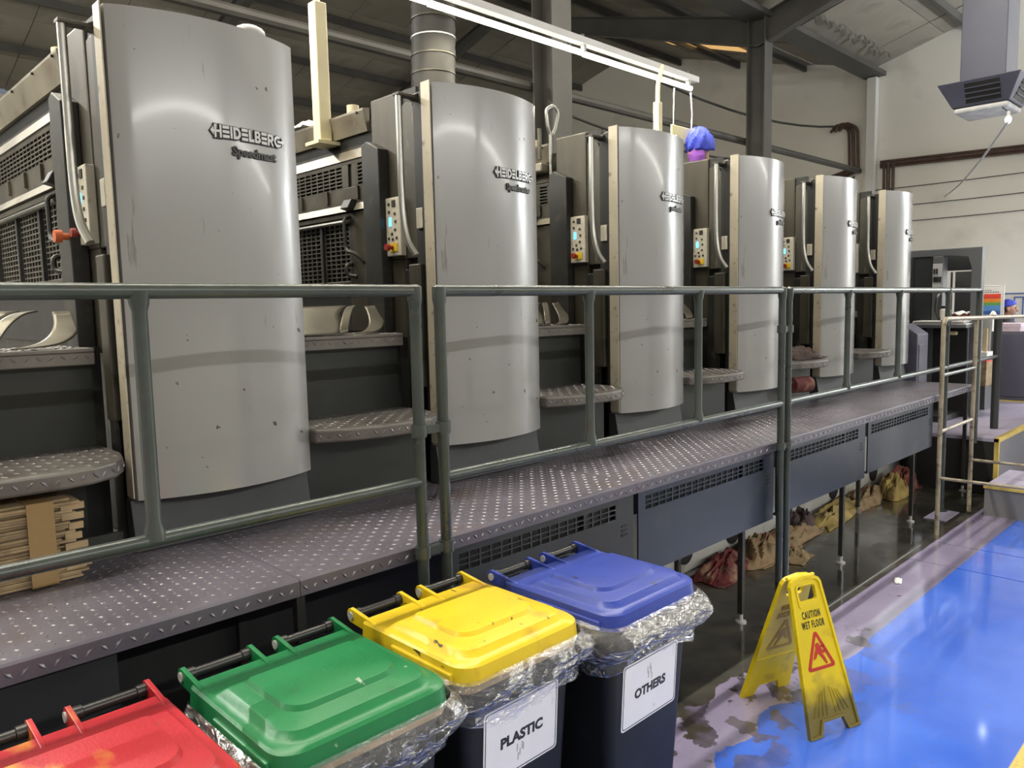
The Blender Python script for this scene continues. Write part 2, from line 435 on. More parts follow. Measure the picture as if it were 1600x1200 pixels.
# ------------------------------------------------------------------ the room
XE, XW, YB, YF = 15.86, -6.0, 18.0, -12.0
ZV, SL = 6.1, .27
def roof_z(y):
    t = (y-6) % 12; t = min(t, 12-t)
    return ZV + SL*t
base = struct(MB().box(XW, XE, YF, YB, -.12, -.012).build('floor', FLOOR))
JX = [XW, 5.45, 5.96, 6.80, 9.5, XE]
for a, b in zip(JX[:-1], JX[1:]):
    MB().box(a+.006, b-.006, -3.0, 1.76, -.014, 0).build('slab', FLOOR, base)
MB().box(XW, XE, 1.76, YB, -.014, 0).build('slab', FLOOR, base)
MB().box(XW, XE, YF, -3.005, -.014, 0).build('slab', FLOOR, base)
struct(MB().box(4.1, 5.8, 1.80, 1.806, .0, .004).build('trim_1', 'greyside'))
def gable(x0, x1):
    ys = [YF, -6, 0, 6, 12, 18] ; poly = [(YF, -.1)] + [(18, -.1)] + [(y, roof_z(y)+.155) for y in (18, 12, 6, 0, -6, -12)]
    return MB().prism(poly, 'x', x0, x1)
struct(gable(XE, XE+.15).build('wall_right', 'wall'))
struct(gable(XW-.15, XW).build('wall_left', 'wall'))
struct(MB().box(XW, XE, YB, YB+.15, -.1, ZV).build('wall_back', 'wall'))
struct(MB().box(XW, XE, YF-.15, YF, -.1, ZV+.02).build('wall_front', 'wall'))
ceil_mb = MB()
ys = [-12, -6, 0, 6, 12, 18]
ceil_mb.loft([[(XW, y, roof_z(y)+.16) for y in ys] + [(XW, y, roof_z(y)+.24) for y in reversed(ys)],
              [(XE, y, roof_z(y)+.16) for y in ys] + [(XE, y, roof_z(y)+.24) for y in reversed(ys)]])
ceil = struct(ceil_mb.build('ceiling', 'roofdark'))
# insulation boards (pieces of the ceiling), two-sided slopes
bl = 6*math.sqrt(1+SL*SL)/5
bm_ = MB().box(-.612, .612, -bl/2+.006, bl/2-.006, 0, .04)
first = None
for si, (ya, sgn) in enumerate(((0, -1), (6, 1), (12, -1), (-6, 1))):
    for i in range(18):
        for j in range(5):
            if si == 3 and i % 1: continue
            y = ya+6*(j+.5)/5; x = XW+.62+i*1.237
            if first is None:
                first = bm_.build('roof_panel', 'roof', ceil); o = first
            else:
                o = first.copy(); COL.objects.link(o)
            rx = math.atan(SL)*(1 if (int((y+12)//6) % 2 == 1) else -1)
            o.location = (x, y, roof_z(y)+.09+random.uniform(-.012, .012))
            o.rotation_euler = (rx+random.uniform(-.012, .012), random.uniform(-.01, .01), 0)
for ya in (1.4, 2.9, 4.4, 7.4, 8.9, 10.4, 13.4, 14.9, 16.4):
    z = roof_z(ya)
    MB().box(XW, XE, ya-.03, ya+.03, z-.06, z+.07).build('purlin', 'steel', ceil)
for xr in (1.9, 6.6, 11.3):
    for (y0, y1) in ((0, 6), (6, 12), (12, 18)):
        def rz_(y, d): return roof_z(y)-d
        m = MB()
        dv0 = .48 if y0 == 6 or y0 == 18 else .26; dv1 = .48 if y1 in (6, 18) else .26
        m.loft([[(xr-.075, y0+.001, rz_(y0, .06)), (xr+.075, y0+.001, rz_(y0, .06)), (xr+.075, y0+.001, rz_(y0, .08)), (xr-.075, y0+.001, rz_(y0, .08))],
                [(xr-.075, y1, rz_(y1, .06)), (xr+.075, y1, rz_(y1, .06)), (xr+.075, y1, rz_(y1, .08)), (xr-.075, y1, rz_(y1, .08))]])
        m.loft([[(xr-.01, y0, rz_(y0, .08)), (xr+.01, y0, rz_(y0, .08)), (xr+.01, y0, rz_(y0, dv0)), (xr-.01, y0, rz_(y0, dv0))],
                [(xr-.01, y1, rz_(y1, .08)), (xr+.01, y1, rz_(y1, .08)), (xr+.01, y1, rz_(y1, dv1)), (xr-.01, y1, rz_(y1, dv1))]])
        m.loft([[(xr-.075, y0, rz_(y0, dv0)), (xr+.075, y0, rz_(y0, dv0)), (xr+.075, y0, rz_(y0, dv0+.02)), (xr-.075, y0, rz_(y0, dv0+.02))],
                [(xr-.075, y1, rz_(y1, dv1)), (xr+.075, y1, rz_(y1, dv1)), (xr+.075, y1, rz_(y1, dv1+.02)), (xr-.075, y1, rz_(y1, dv1+.02))]])
        m.build('rafter', 'steel', ceil)
MB().box(XW, XE, 5.8, 6.2, ZV-.10, ZV-.02).build('valley_gutter', 'steel', ceil)
# torn insulation hanging by the valley
tm = MB()
for i in range(26):
    x = 11.9+i*.135; y = 5.62+random.uniform(-.10, .08); z = roof_z(y)+.05
    tm.add([(x, y, z), (x+.10, y+.05, z), (x+.12, y+.02, z-random.uniform(.04, .12)), (x+.02, y-.03, z-random.uniform(.03, .10))], [(0, 1, 2, 3)])
tm.build('torn_foil', 'white', ceil, stuff=True)
# roof light glowing amber
rl = struct(MB().add([(13.3, 9.3, roof_z(9.3)+.03), (13.85, 7.9, roof_z(7.9)+.03), (14.45, 7.9, roof_z(7.9)+.03), (13.9, 9.3, roof_z(9.3)+.03)], [(0, 1, 2, 3)]).build('window_1', 'amber', None, solid=.02))
MB().box(12.9, 14.8, 8.5, 8.54, roof_z(8.5)-.06, roof_z(8.5)-.01).build('purlin', 'steel', rl)

def column(x, y, w, d, label, brown=False):
    t = thing('steel_column', label, 'column', (x, y, 0))
    m = 'steel'
    MB().box(x-w/2, x+w/2, y-d/2, y-d/2+.022, 0, ZV-.1).build('flange', m, t)
    MB().box(x-w/2, x+w/2, y+d/2-.022, y+d/2, 0, ZV-.1).build('flange', m, t)
    MB().box(x-.012, x+.012, y-d/2+.022, y+d/2-.022, 0, ZV-.1).build('web', m, t)
    MB().box(x-w/2-.08, x+w/2+.08, y-d/2-.08, y+d/2+.08, 0, .025).build('base_plate', m, t)
    return t
column(6.6, 6.0, .32, .30, 'broad grey steel column behind the second and third printing units')
column(11.3, 6.0, .24, .30, 'dark steel column rising behind the fourth printing unit to the roof valley')
t = thing('wall_post', 'white painted post in the corner where roof valley meets the end wall', 'post', (15.78, 6, 0))
MB().box(15.70, 15.855, 5.93, 6.09, 0, ZV-.12).build('shaft', 'white', t); MB().box(15.66, 15.857, 5.88, 6.13, 0, .03).build('foot_plate', 'white', t)
# pipes and cables on the end wall
tag(MB().tube([(1.95, 6.25, 4.20), (15.8, 6.25, 4.27)], .055, 10).build('tie_pipe', 'steel', None, True), 'long grey pipe running level behind the press from column to corner', 'pipe')
t = thing('pipe_bundle', 'brown rusty pipe bundle along the end wall rising in a loop at the corner', 'pipes', (15.8, 6, 4.3))
for dz, r in ((0, .030), (.055, .022), (-.05, .02)):
    MB().tube([(15.80, 9.2, 3.85+dz), (15.78, 6.9, 4.15+dz), (15.78, 6.3, 4.3+dz)], r, 8).build('pipe', 'rust', t, True)
    MB().tube([(15.80, 5.85, 4.33+dz), (15.79, 3.5, 4.26+dz), (15.80, 0.4, 4.10+dz)], r, 8).build('pipe', 'rust', t, True)
for dy, r in ((0, .035), (-.09, .028), (.08, .025)):
    MB().tube([(15.79, 6.35+dy, 4.3), (15.79, 6.38+dy, 5.1), (15.79, 6.62+dy, 5.25), (15.80, 6.75+dy, 5.1)], r, 8, fillet=.1).build('pipe', 'rust', t, True)
    MB().tube([(15.80, 5.7+dy, 4.35), (15.80, 5.68+dy, 2.5), (15.80, 5.68+dy, .02)], r, 8).build('pipe', 'rust', t, True)
def wire(pts, r, label, m='cable', name='cable'):
    return tag(MB().tube(pts, r, 6).build(name, m, None, True), label, 'cable')
def sag(a, b, s, n=10):
    a, b = Vector(a), Vector(b)
    return [a.lerp(b, i/n)-Vector((0, 0, s*4*(i/n)*(1-i/n))) for i in range(n+1)]
wire(sag((6.6, 6.18, 5.0), (15.8, 6.7, 5.2), .35), .02, 'upper slack black cable swagged from column to corner')
wire(sag((6.6, 6.2, 4.05), (11.3, 6.2, 3.95), .12), .016, 'thin black cable sagging under the long grey pipe between columns')
wire(sag((11.3, 6.2, 3.95), (15.7, 6.3, 4.15), .35), .016, 'slack black cable looping below the pipe near the corner')
for z, d in ((3.86, 'uppermost'), (3.52, 'middle'), (3.22, 'lowest')):
    wire(sag((15.82, 6.0, z), (15.82, 0.5, z+.12), .05), .007, '%s of three thin cables strung across the white end wall' % d)
wire(sag((9.0, 2.13, 3.46), (15.8, 4.7, 3.6), .1), .012, 'pale thin cord slanting from the bulb to the end wall', 'housing')

# ------------------------------------------------------------------ lamps
def tube_light(t, w, h, power, col, dz, up, dx=0):
    ld = bpy.data.lights.new('tube_light', 'AREA'); ld.shape = 'RECTANGLE'; ld.size = w; ld.size_y = h
    ld.energy = power; ld.color = col
    lo = bpy.data.objects.new('tube_light', ld); COL.objects.link(lo); lo.parent = t; lo.location = (dx, 0, dz)
    if up: lo.rotation_euler = (math.pi, 0, 0)
def hall_lamp(x0, x1, y, z, power, label, name='tube_lamp', col=(1, .98, .93), seg=None):
    t = thing(name, label, 'lamp', ((x0+x1)/2, y, z))
    MB().box(x0, x1, y-.05, y+.05, z+.04, z+.09).build('housing', 'housing', t)
    MB().tube([(x0+.02, y, z), (x1-.02, y, z)], .02, 8).build('tube', 'tube', t, True)
    MB().tube([(x0+.3, y, z+.08), (x0+.3, y, roof_z(y)+.04)], .008, 6).build('hanger', 'steel', t)
    MB().tube([(x1-.3, y, z+.08), (x1-.3, y, roof_z(y)+.04)], .008, 6).build('hanger', 'steel', t)
    tube_light(t, x1-x0, .08, power, col, -.03, 0); tube_light(t, x1-x0, .08, power*UP, col, .10, 1)
    return t
hall_lamp(-3, 5.0, -5.0, 4.3, E_HALL, 'first tube lamp row over the aisle, behind the camera')
hall_lamp(5.6, 13.6, -5.0, 4.3, E_HALL, 'second tube lamp row over the aisle, to the right of the camera')
hall_lamp(13.2, 15.6, -1.4, 4.0, E_FAR, 'tube lamp over the delivery end, near the end wall', col=(.90, .95, 1))
hall_lamp(-5.6, 1.3, 9.0, 5.6, E_HALL*1.9, 'unseen tube lamp row added in the rear bay to brighten its roof')  # added out of view to lift the rear bay roof and end wall
hall_lamp(-3.0, 3.0, 3.15, 6.2, E_TOP, 'first high tube lamp row straight above the press covers', col=(1, .94, .82))
hall_lamp(3.4, 9.4, 3.15, 6.2, E_TOP, 'second high tube lamp row straight above the press covers', col=(1, .94, .82))
# the long tube lamp over the press
t = thing('press_tube_lamp', 'long bright tube lamp with slim pale housing above the printing units', 'lamp', (2.2, 3.6, 3.5))
xa = -1.2
for i in range(5):
    a = xa+i*1.372; b = a+1.355
    MB().tube([(a, 3.6, 3.495), (b, 3.6, 3.50)], .019, 10).build('tube', 'tube', t, True)
MB().box(xa, 5.72, 3.57, 3.63, 3.555, 3.60).build('housing', 'housing', t)
MB().box(xa, 5.85, 3.72, 3.76, 3.63, 3.66).build('channel', 'housing', t)
for i in range(6):
    x = min(xa+i*1.372, 5.6)
    MB().box(x-.012, x+.012, 3.585, 3.615, 3.5, 3.57).build('lamp_holder', 'housing', t)
    MB().box(x-.01, x+.01, 3.60, 3.75, 3.60, 3.63).build('bracket', 'steel', t)
tube_light(t, 6.9, .05, E_PRESS, (1, .93, .74), -.035, 0, .05)
tube_light(t, 6.9, .05, E_PRESS*.7, (1, .93, .74), .20, 1, .05)
for x, w, d in ((2.14, .034, 'second'), (5.06, .026, 'third')):
    p = thing('lamp_post', 'cream %s post holding up the tube lamp, rising behind the %s printing unit' % ('square' if w > .03 else 'slim', d), 'post', (x, 3.52, 2.6))
    MB().box(x-w, x+w, 3.52-w, 3.52+w, 2.60, 3.28).build('shaft', 'post', p, bevel=.006)
    MB().tube([(x, 3.52, 3.26), (x, 3.52, 3.40), (x+.12, 3.56, 3.58)], .016, 8, fillet=.08).build('arm', 'post', p, True)
    MB().box(x-w-.03, x+w+.03, 3.52-w-.03, 3.52+w+.03, 2.585, 2.602).build('foot_plate', 'post', p)
t = thing('hanging_plaque', 'small cream plaque on two white cords beneath the tube lamp end', 'plaque', (5.52, 3.6, 3.03))
MB().box(5.36, 5.68, 3.592, 3.608, 3.045, 3.175).build('board', 'plaque', t, bevel=.003)
MB().tube(sag((5.39, 3.6, 3.175), (5.40, 3.6, 3.46), 0), .005, 6).build('cord', 'housing', t)
MB().tube([(5.65, 3.6, 3.175), (5.66, 3.6, 3.3), (5.64, 3.6, 3.47)], .006, 6).build('cord', 'housing', t)
# flexible hose
t = thing('flexible_hose', 'dusty ribbed foil hose standing upright behind the second printing unit', 'hose', (3.2, 3.95, 2.66))
hp = []
rr = []
for i in range(110):
    z = 2.66+i*.034; hp.append((3.22+.02*math.sin(z*2), 3.95, z)); rr.append(.142 if i % 2 else .137)
MB().tube(hp, rr, 20).build('hose', 'flex', t, True)
for z in [2.78+.112*i for i in range(28)]:
    MB().tube([(3.22+.02*math.sin(z*2), 3.95, z-.004), (3.22+.02*math.sin(z*2), 3.95, z+.004)], .1445, 20).build('wire_ring', 'guard' if int(z*100) % 3 else 'housing', t, True)
# air duct with diffuser
t = thing('air_duct', 'square blue grey air duct with louvred diffuser hanging from the roof', 'duct', (11.3, 2.9, 4.05))
D = lambda y: (y)
x0, x1, y0, y1 = 11.0, 11.52, 2.64, 3.14
MB().box(x0, x1, y0, y1, 4.36, 6.84).build('shaft', 'duct', t, bevel=.008)
dz0, dz1 = 4.10, 4.385
o0 = .20; o1 = .06
ringT = [(x0-o0, y0-o0), (x1+o0, y0-o0), (x1+o0, y1+o0), (x0-o0, y1+o0)]; ringB = [(x0-o1, y0-o1), (x1+o1, y0-o1), (x1+o1, y1+o1), (x0-o1, y1+o1)]
MB().loft([[(*p, dz1) for p in ringT], [(*p, dz0) for p in ringB]]).build('diffuser', 'duct', t, bevel=.01)
MB().box(x0-.05, x1+.05, y0-.05, y1+.05, dz0-.07, dz0-.002).build('base_tray', 'ductlight', t, bevel=.03)
for side in (0, 1):
    def DF(u, f, d):      # u along the face, f up the slanted face, d outward
        off = o1+(o0-o1)*f; z = dz0+(dz1-dz0)*f
        return (x0-off-d, y0+(y1-y0)*u, z) if side == 0 else (x0+(x1-x0)*u, y0-off-d, z)
    q = [(.04, .10), (.80, .10), (.80, .86), (.04, .86)] if side == 0 else [(.1, .1), (.96, .1), (.96, .86), (.1, .86)]
    MB().loft([[DF(u, f, -.01) for u, f in q], [DF(u, f, .004) for u, f in q]]).build('louvre_opening', 'black', t)
    for k in range(3):
        f = .26+.2*k; ua, ub = q[0][0], q[1][0]
        MB().loft([[DF(ua, f, .002), DF(ua, f+.05, .002), DF(ua, f+.02, .022), DF(ua, f-.02, .022)], [DF(ub, f, .002), DF(ub, f+.05, .002), DF(ub, f+.02, .022), DF(ub, f-.02, .022)]]).build('louvre_blade', 'duct', t)
t = thing('hanging_bulb', 'small glaring white bulb hanging below the air duct diffuser', 'lamp', (10.9, 2.58, 3.7))
bx, by, bz = 10.95, 2.585, 3.86
MB().ell((bx, by, bz), (.035, .035, .045)).build('bulb', 'bulb', t, True)
MB().cyl((bx, by, bz+.04), (bx, by, bz+.10), .018, 10).build('socket', 'white', t, True)
MB().tube([(bx, by, bz+.09), (bx+.02, by+.05, 4.0), (bx+.1, by+.1, 4.04)], .006, 6).build('cord', 'cable', t, True)


# ------------------------------------------------------------------ the printing press
P = 1.3
YP, BUL = 2.661, .078
def arc_y(x):          # x relative to the unit: curved front cover between .862 and 1.501
    t = (x-.8625)/(1.501-.8625); return YP - BUL*(1-(2*t-1)**2)
def make_unit(k, label):
    x0 = P*k
    t = thing('printing_unit', label, 'press unit', (x0+1.18, 3.9, .965), 'printing units of the press')
    T = Matrix.Translation((x0, 0, 0))
    def B(mb, name, m, parent=t, **kw): return mb.map(lambda p: p+Vector((x0, 0, 0))).build(name, m, parent, **kw)
    # machine body (side frame to side frame)
    B(MB().box(.90, 1.495, 2.745, 5.35, .965, 2.66), 'body', 'frame')
    # curved front cover: an outer skin with real thickness
    n = 20; outl = []
    xs = [.8625+(1.501-.8625)*i/n for i in range(n+1)]
    ring = lambda z, dx=0: [(x, arc_y(x)+(.004 if i in (0, n) else 0), z) for i, x in enumerate(xs)] + [(1.499, 2.715, z), (.8520, 2.722, z)]
    pan = MB().loft([ring(1.14), ring(1.146), ring(2.716), ring(2.722)])
    fp = B(pan, 'front_cover', 'panel', smooth=True)
    # cream return edge along the left of the cover
    B(MB().box(.8478, .8519, 2.664, 2.724, 1.15, 2.728), 'cover_edge', 'tan', fp)
    B(MB().box(.853, 1.498, 2.716, 2.74, 1.10, 2.69), 'cover_backing', 'black')
    # gap strip
    B(MB().box(.862, .899, 2.726, 2.80, .965, 2.70), 'gap_strip', 'black')
    # side covers facing left
    B(MB().box(.868, .899, 2.90, 3.135, 1.985, 2.735), 'side_cover', 'cover', bevel=.008)
    sc = MB(); prof = [(2.80, 1.985), (2.90, 1.985), (2.90, 2.67), (2.86, 2.68), (2.825, 2.665), (2.806, 2.63), (2.80, 2.58)]
    sc.prism(prof, 'x', .874, .899); B(sc, 'inset_cover', 'cover2', bevel=.004)
    B(MB().box(.880, .899, 2.80, 2.90, 2.66, 2.735), 'handle_pocket', 'black')
    B(MB().prism([(.757, 2.672), (.84, 2.672), (.899, 2.655), (.899, 2.715), (.84, 2.684), (.757, 2.684)], 'y', 2.762, 2.806), 'top_bracket', 'cover2', bevel=.002)
    B(MB().box(.872, .899, 2.90, 3.14, 1.62, 1.985), 'lower_cover', 'cover', bevel=.004)
    B(MB().box(.862, .899, 2.755, 2.90, .965, 1.935), 'side_frame', 'frame', bevel=.004)
    B(MB().box(.835, .899, 2.755, 2.835, 1.40, 1.955), 'hinge_box', 'cover', bevel=.006)
    B(MB().box(.852, .899, 2.745, 2.790, 2.11, 2.20), 'latch_plate', 'ctrl', bevel=.003)
    # grab handle
    hb = MB().tube(spline([(.772, 2.784, 2.674), (.772, 2.784, 2.45), (.772, 2.783, 2.27), (.772, 2.774, 2.14), (.775, 2.750, 2.05), (.788, 2.712, 1.985)]), .0145, 12)
    B(hb, 'grab_handle', 'chrome', smooth=True)
    # protruding guide strip
    B(MB().prism([(3.005, 1.62), (3.14, 1.62), (3.14, 2.52), (3.10, 2.535), (3.005, 2.49)], 'x', .81, .868), 'guide_strip', 'frame', bevel=.004)
    # control panel
    cp = B(MB().box(.842, .872, 2.895, 3.005, 2.0, 2.265), 'control_panel', 'ctrl', bevel=.003)
    B(MB().box(.838, .843, 2.928, 2.954, 2.222, 2.252), 'button', 'black', cp, bevel=.001)
    B(MB().box(.8385, .843, 2.962, 2.978, 2.135, 2.175), 'display', 'led', cp)
    for (y, z) in ((2.935, 2.19), (2.93, 2.155), (2.935, 2.118), (2.96, 2.10), (2.978, 2.235), (2.978, 2.2), (2.955, 2.075), (2.925, 2.08), (2.985, 2.08)):
        B(MB().box(.839, .843, y-.006, y+.006, z-.006, z+.006), 'button', 'guard', cp)
    B(MB().box(.838, .843, 2.918, 2.975, 2.018, 2.058), 'stop_base', 'knobyellow', cp, bevel=.002)
    B(MB().tube([(.842, 2.955, 2.038), (.815, 2.955, 2.038), (.814, 2.955, 2.038), (.800, 2.955, 2.038)], [.009, .009, .017, .015], 14), 'stop_button', 'knobred', cp, smooth=True)
    # guards across the press, facing left
    B(MB().prism([(.885, 2.61), (.90, 2.61), (.90, 2.72), (.862, 2.715), (.862, 2.705)], 'y', 3.19, 5.3), 'top_plate', 'plate')
    B(MB().prism([(.90, 2.61), (.93, 2.61), (.93, 2.56), (.90, 2.56)], 'y', 3.16, 5.3), 'shadow_gap', 'black')
    scr = MB()
    for y in (3.24, 3.52, 3.85, 4.2): scr.cyl((.855, y, 2.70), (.864, y, 2.70), .006, 8)
    B(scr, 'plate_screws', 'black', stuff=True)
    B(MB().cyl((.92, 3.36, 2.70), (.92, 3.36, 2.765), .03, 14), 'oil_cap', 'post', smooth=True)
    B(MB().prism([(.873, 2.495), (.90, 2.495), (.90, 2.545), (.893, 2.545)], 'y', 3.16, 5.3), 'guard_rail', 'plate')
    # upper guard: plate with slots = strips and bars over a black backing
    def grille(name, ya, yb, za, zb, ny, nz_, xf, bar=.006, m='guard', par=None):
        g = MB()
        for i in range(ny+1):
            y = ya+(yb-ya)*i/ny; g.box(xf, xf+.008, y-bar*.8, y+bar*.8, za, zb)
        for j in range(nz_+1):
            z = za+(zb-za)*j/nz_; g.box(xf-.001, xf+.007, ya, yb, z-bar*.55, z+bar*.55)
        return B(g, name, m, par or t, stuff=True)
    ug = B(MB().box(.892, .899, 3.16, 5.3, 2.28, 2.495), 'upper_guard', 'black')
    fr = MB()
    fr.box(.880, .893, 3.16, 5.3, 2.28, 2.365).box(.880, .893, 3.16, 5.3, 2.475, 2.496)
    fr.box(.880, .893, 3.16, 3.215, 2.365, 2.475).box(.880, .893, 3.285, 3.335, 2.365, 2.475).box(.880, .893, 3.365, 3.42, 2.365, 2.475)
    B(fr, 'guard_frame', 'guard', ug, bevel=.002)
    grille('grille_bars', 3.215, 3.285, 2.365, 2.475, 1, 6, .881, par=ug)
    grille('grille_bars', 3.42, 5.0, 2.365, 2.475, 26, 6, .881, par=ug)
    for y in (3.28, 3.56, 3.82, 4.1):
        B(MB().prism([(y-.012, 2.30), (y+.012, 2.30), (y+.010, 2.36), (y, 2.368), (y-.010, 2.36)], 'x', .868, .882), 'rest_peg', 'guard', ug)
    B(MB().prism([(.86, 2.245), (.90, 2.245), (.90, 2.282), (.88, 2.282)], 'y', 3.16, 5.3), 'ledge', 'plate')
    B(MB().prism([(.825, 2.255), (.90, 2.235), (.90, 2.30), (.85, 2.30)], 'y', 3.30, 3.37), 'catch_block', 'frame', bevel=.004)
    lg = B(MB().box(.893, .899, 3.16, 5.3, 1.65, 2.24), 'lower_guard', 'black')
    fr = MB()
    fr.box(.872, .892, 3.16, 3.37, 1.65, 2.24).box(.872, .892, 3.37, 5.3, 2.215, 2.24).box(.872, .892, 3.37, 5.3, 1.86, 1.90)
    B(fr, 'guard_frame', 'guard', lg, bevel=.003)
    grille('grille_bars', 3.37, 5.0, 1.90, 2.215, 34, 14, .882, .0055, 'bars', lg)
    B(MB().tube([(.862, 3.33, 2.195), (.862, 5.2, 2.195)], .011, 8), 'guard_rod', 'bars', lg, smooth=True)
    for y in (3.62, 4.0, 4.4): B(MB().box(.866, .883, y-.008, y+.008, 1.9, 2.2), 'guard_strap', 'black', lg)
    B(MB().tube([(.872, 3.35, 2.215), (.835, 3.35, 2.205), (.835, 3.345, 2.05), (.835, 3.27, 2.035), (.872, 3.24, 1.99)], .0095, 8, fillet=.03), 'loop_handle', 'frame', lg, smooth=True)
    B(MB().tube([(.872, 3.35, 1.985), (.84, 3.35, 1.98), (.84, 3.35, 1.93), (.872, 3.31, 1.92)], .011, 8, fillet=.02), 'catch', 'frame', lg, smooth=True)
    # skirt under the cover
    B(MB().prism([(2.66, .967), (2.735, .967), (2.735, 1.138), (2.69, 1.138)], 'x', .845, 1.497), 'skirt', 'skirt', bevel=.003)
    return t
def lettering(k, sub):
    """raised maker's letters, bent onto the curved cover of unit k"""
    x0 = P*k
    bars = []
    def rect(x, y, w, h): bars.append([(x, y), (x+w, y), (x+w, y+h), (x, y+h)])
    H = 1.0; s = .2
    groups = []
    # H with an arrow, set to the left of the word
    groups.append([[(0, .5), (.34, .86), (.34, .60), (.42, .60), (.42, 1.05), (.62, 1.05), (.62, .60), (.98, .60), (.98, 1.05), (1.18, 1.05), (1.18, -.05), (.98, -.05), (.98, .40), (.62, .40), (.62, -.05), (.42, -.05), (.42, .40), (.34, .40), (.34, .14)]])
    def E3(x):
        for y in (0, .38, .76): groups.append([[(x, y), (x+.72, y), (x+.72, y+.24), (x, y+.24)]])
    E3(1.30)
    groups.append([[(2.14, 0), (2.36, 0), (2.36, 1), (2.14, 1)]])
    arc = lambda cx, cy_, r, a0, a1, n=8: [(cx+r*math.cos(R(a0+(a1-a0)*i/n)), cy_+r*math.sin(R(a0+(a1-a0)*i/n))) for i in range(n+1)]
    groups.append([[(2.48, 0)]+arc(2.82, .5, .5, -90, 90)+[(2.48, 1)], [(2.70, .24)]+arc(2.82, .5, .26, -90, 90)+[(2.70, .76)]])
    E3(3.44)
    groups.append([[(4.28, 0), (4.92, 0), (4.92, .24), (4.50, .24), (4.50, 1), (4.28, 1)]])
    groups.append([[(5.02, 0)]+arc(5.48, .27, .27, -90, 60, 6)+arc(5.46, .75, .25, -50, 90, 6)+[(5.02, 1)],
                   [(5.24, .20), (5.46, .20), (5.52, .27), (5.46, .40), (5.24, .40)], [(5.24, .60), (5.44, .60), (5.50, .70), (5.44, .80), (5.24, .80)]])
    E3(5.86)
    groups.append([[(6.70, 0), (6.92, 0), (6.92, .34), (7.06, .34), (7.26, 0), (7.52, 0), (7.28, .38)]+arc(7.18, .68, .32, -50, 90, 6)+[(6.70, 1)],
                   [(6.92, .56), (7.16, .56), (7.22, .67), (7.16, .78), (6.92, .78)]])
    groups.append([arc(8.08, .5, .5, 60, 300, 14)+[(8.50, .12), (8.62, .30), (8.20, .24)]+arc(8.08, .5, .26, 285, 75, 12)+[(8.30, .80), (8.45, .80), (8.36, .93)]])
    groups.append([[(8.05, .40), (8.72, .40), (8.72, .20), (9.05, .50), (8.72, .80), (8.72, .60), (8.05, .60)]])
    par = units[k]
    sx = .292/9.05; sz = .040
    def onpanel(xl, zl, d): return Vector((x0+xl, arc_y(xl)-d, zl))
    def put(polys, name, m, depth, grow, zc, parent):
        v, f = flat_geo(polys, depth/2)
        return v, f
    mb = MB(); mb2 = MB()
    for g in groups:
        v, f = flat_geo(g, .5)
        mb.add([onpanel(1.140+p[0]*sx, 2.342+p[1]*sz, .0055+(p[2])*.009) for p in v], f)
        out = g[0]; cx = sum(p[0] for p in out)/len(out); cz = sum(p[1] for p in out)/len(out)
        # dark back edge: same outline grown outward
        gr = []
        n = len(out)
        area = sum(out[i][0]*out[(i+1) % n][1]-out[(i+1) % n][0]*out[i][1] for i in range(n))
        sg = 1 if area > 0 else -1
        for i in range(n):
            a, b, c = Vector(out[i-1]), Vector(out[i]), Vector(out[(i+1) % n])
            e1 = (b-a); e2 = (c-b)
            n1 = Vector((e1.y, -e1.x)); n2 = Vector((e2.y, -e2.x))
            if n1.length < 1e-6 or n2.length < 1e-6: gr.append(tuple(b)); continue
            n1.normalize(); n2.normalize(); nn = (n1+n2)
            if nn.length < .3: nn = n1
            nn = nn.normalized()*sg*.085/max(.6, nn.normalized().dot(n1)); gr.append((b.x+nn.x*.9, b.y+nn.y))
        v, f = flat_geo([gr]+g[1:], .5)
        mb2.add([onpanel(1.140+p[0]*sx, 2.342+p[1]*sz, .003+(p[2])*.006) for p in v], f)
    np_ = mb2.build('maker_name_edge', 'letterdark', par)
    mb.build('maker_name', 'silver', np_)
    v, f = text_geo(sub, .042, .5, .0016, 'LEFT', 1.0, spacing=1.0)
    wdt = max(p[0] for p in v)
    full = .178 if len(sub) == 9 else (.19 if sub[0] == 'S' else .17)
    sc = full/wdt; xs_ = 1.215 if sub[0] == 'S' else 1.235
    w = MB().add([onpanel(xs_+p[0]*sc, 2.302+p[1]*1.0, .004+p[2]*.008) for p in v], f)
    w.build('model_name', 'letterdark', par)
units = []
ULAB = ['nearest printing unit with the tallest silver curved cover, at the far left of the press',
        'second printing unit from the left, standing in front of the ribbed foil hose',
        'third printing unit from the left, slim lamp post rising right behind its cover',
        'fourth printing unit from the left, in front of the dark steel column',
        'fifth printing unit from the left, one before the last silver cover',
        'last and smallest looking printing unit, next to the dark delivery frame']
units.append(make_unit(0, ULAB[0]))
for k in range(1, 6):
    c = copy_tree(units[0], None, (P*k, 0, 0)); c['label'] = ULAB[k]; units.append(c)
for k, s in enumerate(('Speedmast', 'Speedmaster', 'peedmaster', 'peedmaster', 'peedmaster', 'peedmaster')): lettering(k, s)
